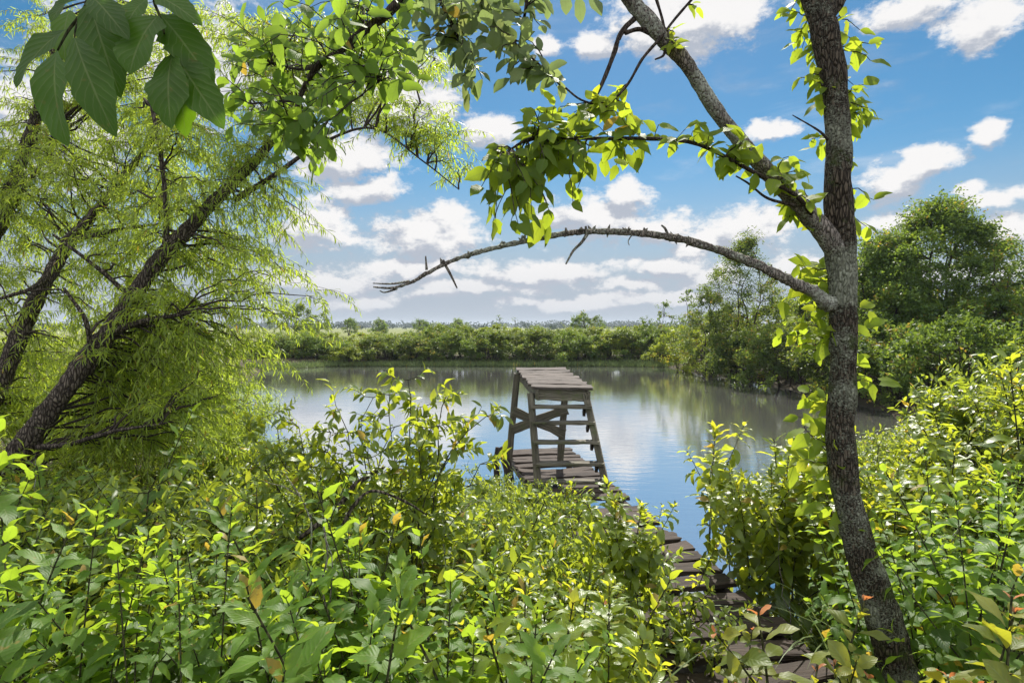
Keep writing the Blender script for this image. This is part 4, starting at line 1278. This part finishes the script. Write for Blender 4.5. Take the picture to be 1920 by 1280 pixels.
def on_dock(x, y, m=.50):
    v = np.array([x, y, 0]) - DC
    return abs(v @ DR) < m


dock_right = lambda x, y: on_dock(x, y, .62)
scatter('weed', 60, (-150, 720), (1.5, 2.5), ([-200, 0, 300, 600, 720], [905, 930, 955, 960, 980]), 'broad leaved toothed weed in the front row of the left thicket', 'weeds of the front left thicket', 301, 80, low=30)
scatter('weed', 22, (-300, 620), (2.6, 4.2), SKY_L, 'broad leaved weed standing deeper in the left thicket', 'weeds deeper in the left thicket', 302, 60)
scatter('bush', 46, (-100, 720), (2.6, 6.0), SKY_L, 'small leaved bush in the tangle between the willows and the front weeds', 'bushes below the willows', 303, 50, mind=.26)
scatter('bush', 34, (690, 1120), (3.3, 6.0), SKY_L, 'small leaved yellow green bush beside the left edge of the dock', 'bushes left of the dock', 304, 40, avoid=lambda x, y: on_dock(x, y, .30), mind=.2)
scatter('weed', 34, (640, 1030), (1.5, 3.0), ([600, 800, 1000, 1100], [960, 1030, 1080, 1100]), 'broad leaved weed in the bottom centre thicket', 'weeds at the bottom centre', 305, 60, avoid=lambda x, y: on_dock(x, y, .8))
scatter('button', 34, (960, 1240), (1.6, 3.4), ([900, 1050, 1150, 1250], [1080, 1060, 1090, 1140]), 'glossy leaved shoot crowding the left edge of the dock', 'shoots along the left dock edge', 306, 60, avoid=lambda x, y: on_dock(x, y, .42), mind=.12)
scatter('tall', 8, (1390, 1570), (3.7, 5.4), ([1300, 1400, 1550], [900, 850, 800]), 'broad leaved weed between the dock and the lichen trunk', 'weeds between dock and trunk', 307, 60, avoid=lambda x, y: on_dock(x, y, .48))
scatter('button', 12, (1330, 1560), (3.9, 5.4), ([1250, 1400, 1550], [880, 800, 780]), 'glossy leaved shoot at the water edge right of the dock', 'shoots at the right water edge', 308, 50, avoid=dock_right)
SKY_R = ([1550, 1620, 1700, 1780, 1850, 1920, 2100], [840, 815, 785, 740, 680, 635, 580])
scatter('weed', 52, (1620, 2050), (1.9, 4.0), ([1600, 1750, 1920, 2100], [960, 900, 840, 800]), 'large leaved weed on the slope right of the lichen trunk', 'weeds on the right slope', 309, 70, low=60)
scatter('button', 60, (1590, 2100), (3.6, 7.5), SKY_R, 'yellow green shrub shoot on the upper right slope', 'shoots on the upper right slope', 310, 35, mind=.2)
scatter('bush', 22, (1620, 2100), (4.5, 8.0), SKY_R, 'small leaved bush at the top of the right slope', 'bushes on the right slope', 311, 30, mind=.4)
scatter('red', 20, (1440, 1950), (1.4, 2.3), ([1400, 1600, 1900], [1180, 1150, 1120]), 'red tipped sapling among the plants at bottom right', 'red tipped saplings at bottom right', 312, 60, avoid=lambda x, y: on_dock(x, y, .35))
scatter('weed', 14, (1480, 1660), (1.8, 2.3), ([1400, 1700], [1050, 1050]), 'broad leaved weed around the foot of the lichen trunk', 'weeds around the trunk foot', 313, 60, avoid=lambda x, y: on_dock(x, y, .3) or (abs(x - 1.33) < .2 and y < 2.3))


# willow saplings on the shore, grass tufts and dead stalks in the thicket
wsap = [bushlet('willow_sapling', 290 + k, 2.3, 1.0, 16, 15, .095, .15, M['willow'], 'x', 'shrub', tone=(.45, .95), nl=11, arch=.3) for k in range(2)]
rgs = np.random.default_rng(91)
for j, (px, py, d) in enumerate(((40, 600, 8.2), (130, 640, 7.8), (230, 600, 8.6), (330, 620, 8.4), (420, 650, 8.8), (470, 690, 9.6), (280, 680, 7.4), (380, 720, 7.6), (180, 700, 7.0), (60, 690, 7.2), (-60, 620, 7.6), (450, 745, 7.0))):
    x = at_px(px, d); z0 = max(float(ground_z(x, d)), -.15); sc = (topz(py, d) - z0) / 2.35
    lb, gr = 'lime green willow sapling standing on the shore behind the dark leaning trunks', 'willow saplings on the shore'
    if j < 2:
        w_ = wsap[j]; w_.location = (x, d, z0); w_.scale = (sc,) * 3; w_['label'] = lb; w_['group'] = gr
    else:
        dup(wsap[j % 2], (x, d, z0), rgs.random() * 6.28, sc, lb, gr)


def grass_tuft(seed):
    r_ = np.random.default_rng(seed)
    lv_ = Leaves()
    for k in range(26):
        a = r_.random() * 6.283
        lv_.add((math.cos(a) * .03, math.sin(a) * .03, 0), (math.cos(a) * .4, math.sin(a) * .4, 1), (math.cos(a) * -1, math.sin(a) * -1, .4), r_.uniform(.5, 1.0), r_.uniform(.008, .014), r_.uniform(.5, 1.7), .2, r_.uniform(.2, .95))
    m_ = MB(); m_.leaves(lv_, 'lance', 9)
    return m_.build('grass_tuft', M['grass'])


def dead_stalk(seed):
    r_ = np.random.default_rng(seed)
    m_ = MB(); p_ = branch_path((0, 0, 0), (r_.normal() * .25, r_.normal() * .25, 1.2), 0, .25, 14, r_)
    m_.tube(p_, np.linspace(.006, .002, 14), 6)
    for k in range(5):
        i = r_.integers(4, 13); m_.tube(branch_path(p_[i], p_[i] + (r_.normal() * .15, r_.normal() * .15, r_.uniform(.05, .25)), 0, .3, 5, r_), np.linspace(.003, .001, 5), 5)
    return m_.build('dead_stalk', M['dbark'])


gts = [grass_tuft(700 + k) for k in range(3)]; dss = [dead_stalk(720 + k) for k in range(3)]
fg, fd = [True] * 3, [True] * 3
for j in range(52):
    left = j % 3 != 0
    px = rgs.uniform(-60, 1000) if left else rgs.uniform(1480, 2000)
    d = rgs.uniform(1.9, 4.2); x = at_px(px, d)
    if on_dock(x, d, .6) or blocks(x, d, 1.2, .1): continue
    z0 = max(float(ground_z(x, d)), 0)
    k = int(rgs.integers(0, 3)); dead = j % 4 == 1
    src, fl = (dss[k], fd) if dead else (gts[k], fg)
    side_ = 'left thicket' if left else 'right slope'
    lb = ('thin bare dead stalk standing among the weeds of the ' if dead else 'tuft of long narrow grass blades among the weeds of the ') + side_
    if fl[k]: o = src; fl[k] = False
    else:
        o = src.copy(); SC.collection.objects.link(o)
    top_ = topz(np.interp(px, *SKY_L) + rgs.uniform(20, 160), d) if left else topz(np.interp(px, *([1480, 2000], [960, 820])) + rgs.uniform(0, 100), d)
    sc = float(np.clip((top_ - z0) / (1.25 if dead else .85), .7, 1.9))
    o.location = (x, d, z0); o.rotation_euler = (0, 0, rgs.random() * 6.28); o.scale = (sc,) * 3
    tag(o, lb, 'stalk' if dead else 'grass tuft', ('dead stalks of the ' if dead else 'grass tufts of the ') + side_)
scatter('bush', 16, (180, 520), (6.0, 9.0), ([100, 300, 400, 520], [790, 800, 800, 800]), 'small leaved bush on the shore under the hanging willow branches', 'bushes on the willow shore', 314, 30, mind=.4)


# tall shrub rising out of the thicket in front of the water
def pond_shrub():
    rg = np.random.default_rng(401)
    D = 3.3
    o = np.array([at_px(680, D), D, 0.0]); o[2] = max(float(ground_z(o[0], o[1])), -.1)
    root = empty('pond_shrub', tuple(o), 'tall arching yellow green shrub rising before the water left of the platform', 'shrub')
    st_, lv = MB(), Leaves()
    tips = [(765, 712, 3.3), (840, 735, 3.2), (912, 780, 3.1), (870, 790, 3.5), (700, 745, 3.5), (632, 765, 3.3), (620, 810, 3.2), (575, 840, 3.4), (800, 760, 3.5),
            (740, 800, 3.0), (690, 830, 3.1), (850, 850, 3.4), (640, 850, 3.6), (900, 870, 3.3), (780, 850, 3.2), (730, 740, 3.4), (810, 800, 3.0), (600, 880, 3.2), (560, 800, 3.6), (520, 850, 3.6), (470, 800, 3.8), (500, 780, 4)]
    for t_ in tips:
        tip = P(*t_)
        bp = branch_path(o + rg.normal(size=3) * (.06, .06, 0), tip, -.08, .22, 12, rg)
        st_.tube(bp, np.linspace(.009, .0022, 12), 6, cap=False)
        for j in range(18):
            u = .22 + .78 * (j + rg.random()) / 18
            b0 = bp[min(11, int(u * 11.99))]
            a = rg.random() * 6.283
            e = b0 + np.array([math.cos(a), math.sin(a) * .9, rg.uniform(-.1, .8)]) * rg.uniform(.07, .2)
            tp_ = branch_path(b0, e, .05, .2, 5, rg)
            st_.tube(tp_, np.linspace(.0028, .0012, 5), 4, cap=False)
            twig_leaves(lv, tp_, 6, .082, .42, rg, droop=.7, side=.75, down=.2, tone=(.35, 1), start=.25, fold=.3, pair=rg.random() < .5)
    st_.build('stem', M['stem'], root, origin=o)
    m_ = MB(); m_.leaves(lv, 'lance', 8, wav=.1); m_.build('foliage', M['button'], root, origin=o)


pond_shrub()

# dead wood lying in the thicket
for nm, pth, lb in (('dead_branch', [(560, 1010, 2.9, 9), (630, 955, 3.0, 11), (660, 915, 3.05, 10), (690, 892, 3.1, 8), (720, 875, 3.2, 4)], 'thick dark dead branch arching out of the weeds in the left thicket'),
                    ('dead_branch', [(640, 990, 2.7, 7), (665, 945, 2.7, 7), (700, 920, 2.75, 6), (760, 940, 2.8, 5), (800, 965, 2.9, 3)], 'thin dark dead branch curving right beside the thick one'),
                    ('dead_branch', [(420, 1050, 3.0, 16), (470, 1030, 3.1, 16), (540, 1060, 3.2, 12), (600, 1085, 3.2, 8)], 'grey fallen stick lying in the dark gap of the left thicket')):
    p = np.array([P(*q_[:3]) for q_ in pth]); r_ = np.array([q_[3] / 2 / F * q_[2] for q_ in pth])
    m_ = MB(); m_.tube(p, r_, 12, amp=.2, freq=18, res=50, lump=.15)
    tag(m_.build(nm, M['wbark'], origin=p[0]), lb, 'branch', 'dead branches in the left thicket')

# low cover of leaves on the bank (nobody could count it)
rg = np.random.default_rng(55)
lv = Leaves(); n = 52000
gx_ = np.concatenate([rg.uniform(-10, 1.0, n // 2), rg.uniform(1.9, 8.5, n // 2)])
gy_ = np.concatenate([rg.uniform(1.2, 15, n // 2), rg.uniform(1.2, 11, n // 2)])
ok = (pond_dist(gx_, gy_) > -.55)
v_ = np.stack([gx_, gy_, np.zeros_like(gx_)], -1) - DC
ok &= np.abs(v_ @ DR) > .62
gx_, gy_ = gx_[ok], gy_[ok]
gz_ = np.maximum(ground_z(gx_, gy_), 0.02)
m = len(gx_)
hgt = rg.random(m) ** 1.5 * .38
pos = np.stack([gx_, gy_, gz_ + hgt], -1)
aa = rg.random(m) * 6.283
dd = np.stack([np.cos(aa), np.sin(aa), rg.uniform(-.5, .5, m)], -1)
lv.add_many(list(pos), list(dd), list(np.array([0, 0, 1.0]) + rg.normal(size=(m, 3)) * .35), rg.uniform(.05, .11, m), rg.uniform(.022, .045, m), .7, .25, rg.uniform(.0, .6, m))
ug = MB(); ug.leaves(lv, 'lance', 4)
tag(ug.build('undergrowth', M['small']), 'low dark leafy undergrowth covering the bank under the taller plants', 'undergrowth', kind='stuff')


# ------------------------------------------------------------------ shrubs and trees round the pond
def crown_tree(name, seed, H, R, zlo, ncl, per, leaf, mat, label, cat, stems=1, trunk_r=.08, shape=1.0, clr=.42, tone=(.1, .9), air=0.0, group=None, nb=None):
    """tree or shrub: stems, boughs to every clump, leaves in clumps with gaps between"""
    rg = np.random.default_rng(seed)
    root = empty(name, (0, 0, 0), label, cat, group)
    wd, fo = MB(), MB()
    sts = []
    for k in range(stems):
        a = 6.283 * k / max(1, stems) + rg.random()
        rr = 0 if stems == 1 else R * rg.uniform(.12, .4)
        b0 = np.array([math.cos(a), math.sin(a), 0]) * rr * .45
        tp_ = np.array([math.cos(a) * rr, math.sin(a) * rr, H * rg.uniform(.78, .95)])
        bp = branch_path(b0, tp_, 0, .28, 12, rg)
        wd.tube(bp, np.linspace(trunk_r, trunk_r * .18, 12), 7)
        sts.append(bp)
    allp = np.concatenate(sts)
    cs, rs = [], []
    for k in range(ncl):
        z = zlo + (1 - zlo) * rg.random() ** .9
        # outline: widest at 45 % height
        t = (z - zlo) / (1 - zlo)
        w = (math.sin(math.pi * min(1, (t * .86 + .14)) ** .8)) ** shape
        a = rg.random() * 6.283
        r_ = R * w * rg.uniform(.35, 1.0) ** .6 * (1 + .22 * math.sin(3 * a + seed) + .12 * rg.normal())
        c = np.array([math.cos(a) * r_, math.sin(a) * r_, z * H])
        d_ = np.linalg.norm(allp - c, axis=1) + np.maximum(0, allp[:, 2] - c[2]) * 2
        src = allp[np.argmin(d_)]
        bp = branch_path(src, c, -.06, .3, 6, rg)
        wd.tube(bp, np.linspace(max(.012, trunk_r * .22), .006, 6), 4, cap=False)
        cr = clr * rg.uniform(.6, 1.3)
        nn = int(per * rg.uniform(.6, 1.3))
        # leaves along little sprays leaving the clump centre
        ns = max(3, nn // 14)
        dirs = unit(rg.normal(size=(ns, 3)) * (1, 1, .75) + np.array([math.cos(a) * .5, math.sin(a) * .5, .25]))
        ln = cr * rg.uniform(.5, 1.35, ns)
        ii = rg.integers(0, ns, nn)
        uu = rg.random(nn) ** .7
        p = c + dirs[ii] * (ln[ii] * uu)[:, None] + rg.normal(size=(nn, 3)) * cr * .13
        p[:, 2] -= uu ** 2 * cr * .12
        tone_c = rg.uniform(*tone)
        fo.cards(p, np.array([0, 0, .9]), leaf * rg.uniform(.7, 1.3, nn), leaf * .52 * rg.uniform(.7, 1.3, nn), tone_c + rg.normal(size=nn) * .12, rg)
    wd.build('trunk', M['twig'], root)
    fo.build('crown', mat, root)
    return root


def place(root, first, x, y, rz, sc, label, group, z=None):
    z = float(ground_z(x, y)) - .05 if z is None else z
    if first:
        root.location = (x, y, z); root.rotation_euler = (0, 0, rz); root.scale = sc if hasattr(sc, '__len__') else (sc,) * 3
        root['label'] = label
        if group: root['group'] = group
        return root
    return dup(root, (x, y, z), rz, sc, label, group)


rg = np.random.default_rng(66)
hedge = [crown_tree('hedge_bush', 500 + k, 2.2, 1.7, .10, 46, 210, .105, M['hedge'] if k % 2 else M['tree'], 'x', 'shrub', stems=6, trunk_r=.03, clr=.40, shape=.55) for k in range(4)]
hedge.append(crown_tree('hedge_bush', 505, 2.2, 1.6, .05, 44, 210, .10, M['bright_shrub'], 'x', 'shrub', stems=6, trunk_r=.03, clr=.38, shape=.55))
first = [True] * 5
for k in range(44):
    row = k % 2
    x = -16.5 + (k // 2) * 1.32 + rg.normal() * .25
    y = 35.3 + row * 1.5 + rg.normal() * .3 + (0.4 if x < -12 else 0)
    v = int(rg.choice([0, 1, 2, 3, 4, 1, 3])) if row == 0 else int(rg.choice([4, 4, 1, 3]))
    zone = 'left part of the' if x < -6 else ('middle of the' if x < 2 else 'right part of the')
    lb = 'rounded %s bush in the %s hedge across the pond' % ({0: 'dark green', 2: 'dark green', 1: 'mid green', 3: 'mid green', 4: 'light green'}[v], zone)
    hgt_ = rg.uniform(.70, .84) if row == 0 else rg.uniform(.80, .92)
    if x < -6: hgt_ *= .80
    place(hedge[v], first[v], x, y, rg.random() * 6.28, (1.0, 1.0, hgt_), lb, 'bushes of the far hedge, ' + zone.replace(' of the', '').replace(' part', ''))
    first[v] = False

# right bank
rb = [(9.9, 30.5, 4, 1.05), (10.6, 28.5, 4, 1.0), (11.2, 26.5, 3, 1.15), (10.9, 24.2, 1, 1.05), (11.3, 22.0, 3, 1.1), (11.2, 20.0, 1, 1.05), (11.4, 18.0, 3, 1.0), (11.9, 16.2, 0, 1.05), (12.2, 14.6, 2, 1.0),
      (12.2, 31, 3, 1.25), (13.2, 28, 1, 1.3), (13.5, 25, 3, 1.45), (13.6, 22, 1, 1.5), (13.8, 19.5, 3, 1.35), (14.2, 17.4, 0, 1.3), (14.5, 15.3, 2, 1.1), (15.8, 16.6, 0, 1.2), (17.2, 19, 2, 1.25), (17.5, 17, 0, 1.2), (13.4, 13.6, 2, 1.0), (15.6, 14.0, 0, 1.2), (17.6, 14.6, 3, 1.1), (18.9, 19.5, 1, 1.3), (20.5, 22.5, 3, 1.4), (20.5, 18, 1, 1.2),
      (15.5, 27, 2, 1.5), (16.5, 31, 1, 1.5), (18, 27, 3, 1.5)]
for (x, y, v, s_) in rb:
    if y > 27 and x < 11: lb, gr = 'bright green bush at the far right corner of the pond', 'bright bushes at the far right corner'
    elif x < 12.3: lb, gr = 'bush overhanging the water along the right bank', 'bushes along the right bank'
    elif y < 18.5: lb, gr = 'dark bush under the dense tree on the right bank', 'bushes under the dense tree'
    else: lb, gr = 'tall bush in the back row of the right bank', 'back row of the right bank'
    if x < 12.3: x -= .8
    place(hedge[v], False, x, y, rg.random() * 6.28, (s_, s_, s_ * rg.uniform(.92, 1.1)), lb, gr)

t = crown_tree('dense_tree', 520, 6.3, 2.5, .06, 190, 420, .10, M['tree'], 'dense dark green rounded tree standing on the right bank behind the lichen trunk', 'tree', stems=5, trunk_r=.075, clr=.55, shape=.8)
place(t, True, 14.4, 19.3, .4, (1.08, 1.08, .97), t['label'], None)
t = crown_tree('dense_tree', 521, 5.0, 1.7, .08, 95, 380, .10, M['tree'], 'dark tree of medium height tucked against the left side of the dense rounded tree', 'tree', stems=4, trunk_r=.06, clr=.5, shape=.8)
place(t, True, 12.7, 19.6, .4, 1.0, t['label'], None)
t = crown_tree('airy_tree', 522, 6.3, 1.8, .15, 115, 190, .085, M['hedge'], 'thin airy tree with sky showing through its crown left of the lichen trunk', 'tree', stems=3, trunk_r=.05, clr=.5, shape=.9)
place(t, True, 10.2, 24.8, .2, 1.0, t['label'], None)
t = crown_tree('airy_tree', 523, 4.7, 1.25, .15, 60, 150, .085, M['hedge'], 'thin pale tree with a loose crown directly left of the airy tree', 'tree', stems=3, trunk_r=.045, clr=.42, shape=.9)
place(t, True, 8.9, 26.2, .2, 1.0, t['label'], None)
for k, (px, py, d, lb) in enumerate(((1245, 555, 33, 'small slender sapling sticking up behind the far right corner of the hedge'), (1290, 530, 30, 'slender sapling between the small one and the airy trees'), (1212, 598, 36, 'tiny sapling just showing above the hedge left of the slender ones'))):
    h_ = topz(py, d) - .3
    t = crown_tree('sapling', 530 + k, h_, .55, .25, 22, 60, .10, M['tree'], lb, 'tree', stems=1, trunk_r=.04, clr=.32, shape=.6)
    place(t, True, at_px(px, d), d, 0, 1.0, lb, 'saplings above the hedge')
# far-reaching branch tree at the right edge and bushes behind
t = crown_tree('edge_tree', 540, 4.3, .9, .55, 14, 90, .10, M['tree'], 'small leaning tree with a wispy top at the right edge beside the dense tree', 'tree', stems=2, trunk_r=.04, clr=.42)
place(t, True, at_px(1880, 17), 17, 0, 1.0, t['label'], None)

# background beyond the hedge
BG = [(552, 572, 62, 3.2, .32, 'grey green round tree beyond the hedge at the left end', 'hedge'), (1100, 590, 90, 2.6, .45, 'flat topped tree standing alone on the horizon right of the platform', 'tree'),
      (655, 600, 120, 1.9, .2, 'small round bush in the dry field at left', 'tree'), (712, 601, 110, 1.4, .15, 'tiny dark bush in the dry field next to the small round one', 'tree'), (790, 602, 130, 2.4, .2, 'distant low bush above the middle of the hedge', 'tree'),
      (575, 604, 100, 1.8, .1, 'low dark bush right of the grey green round tree', 'tree'), (860, 601, 140, 2.2, .3, 'distant bush left of the twiggy shrubs', 'tree')]
for k, (px, py, d, R, zl, lb, mt) in enumerate(BG):
    h_ = topz(py, d) - .3
    t = crown_tree('field_tree', 560 + k, h_, R, zl, 34, 130, .22, M[mt], lb, 'tree', stems=2, trunk_r=.14, clr=.75, shape=.6)
    place(t, True, at_px(px, d), d, 0, 1.0, lb, 'trees and bushes beyond the hedge')
for k, (px, d, h_, lb) in enumerate(((935, 42, 2.75, 'bare twiggy shrub rising above the hedge left of the platform'), (965, 43, 2.65, 'sparse twiggy shrub just right of the bare one'), (785, 44, 2.6, 'thin leafless sprig above the left half of the hedge'), (858, 42, 2.7, 'thin leafy sprig above the middle of the hedge'))):
    t = crown_tree('twiggy_shrub', 580 + k, h_, .55, .55, 22, 7, .09, M['tree'], lb, 'shrub', stems=4, trunk_r=.02, clr=.3)
    place(t, True, at_px(px, d), d, 0, 1.0, lb, 'twiggy shrubs above the hedge')

# distant wood along the horizon: one mass
rg = np.random.default_rng(88)
fw = MB()
for (d0, n, hh) in ((420, 200, (2.6, 5)), (800, 460, (5, 11)), (300, 30, (2, 3))):
    xx = rg.uniform(-1.15 * d0, 1.15 * d0, n)
    for x in xx:
        h_ = rg.uniform(*hh); y = d0 + rg.normal() * 25
        c = np.array([x, y, .3 + h_ * .45]); nn = 60
        p = c + rg.normal(size=(nn, 3)) * (h_ * .55, h_ * .4, h_ * .22)
        p[:, 2] = np.clip(p[:, 2], .3, .3 + h_)
        fw.cards(p, np.array([0, 0, .9]), h_ * .32, h_ * .26, rg.uniform(.1, .5), rg)
tag(fw.build('treeline', M['farwood']), 'far blue green treeline along the horizon beyond the fields', 'treeline', kind='stuff')

# grass fringe along the far shore
lv = Leaves(); n = 15000
t_ = rg.random(n)
gx_ = -16.5 + 27 * t_
gy_ = np.where(gx_ < -10, 34.4 + (gx_ + 10) * .97, 33.9) + rg.normal(size=n) * .38 + np.where(gx_ > 5, -.35 * (gx_ - 5) * .35, 0)
sd_ = pond_dist(gx_, gy_)
ok = np.abs(sd_) < .9
gx_, gy_ = gx_[ok], gy_[ok]; m = len(gx_)
pos = np.stack([gx_, gy_, np.maximum(ground_z(gx_, gy_), 0)], -1)
dd = np.stack([rg.normal(size=m) * .35, rg.normal(size=m) * .35 - .1, np.ones(m)], -1)
lv.add_many(list(pos), list(dd), list(rg.normal(size=(m, 3)) + (0, -1, 0)), rg.uniform(.12, .38, m), rg.uniform(.02, .035, m), rg.uniform(.2, 1.2, m), .1, rg.uniform(.2, 1, m))
gm = MB(); gm.leaves(lv, 'lance', 4)
tag(gm.build('shore_grass', M['grass']), 'pale green grass fringe along the far shore', 'grass', kind='stuff')
for k in list(PROTO.values()):
    pass

# ------------------------------------------------------------------ the air
hb = MB()
hx0, hx1, hy0, hy1, hz0, hz1 = -3400, 3400, -400, 3400, -1.8, 16.0
hv = np.array([(x, y, z) for z in (hz0, hz1) for y in (hy0, hy1) for x in (hx0, hx1)], float)
hb._push(hv, np.array([[0, 2, 3, 1], [4, 5, 7, 6], [0, 1, 5, 4], [2, 6, 7, 3], [0, 4, 6, 2], [1, 3, 7, 5]]), np.zeros((8, 2)), np.full(8, .5))
hm = bpy.data.materials.new('haze_air'); hm.use_nodes = True
hn = NT(hm.node_tree); hn.n.clear()
hvn = hn.node('ShaderNodeVolumePrincipled', {'Color': (0.72, 0.82, 0.95, 1), 'Density': 0.0003, 'Anisotropy': 0.2})
ho = hn.node('ShaderNodeOutputMaterial'); hn.l.new(hvn.outputs[0], ho.inputs['Volume'])
tag(hb.build('haze', hm, smooth=False), 'thin pale haze over the fields', 'haze', kind='stuff')
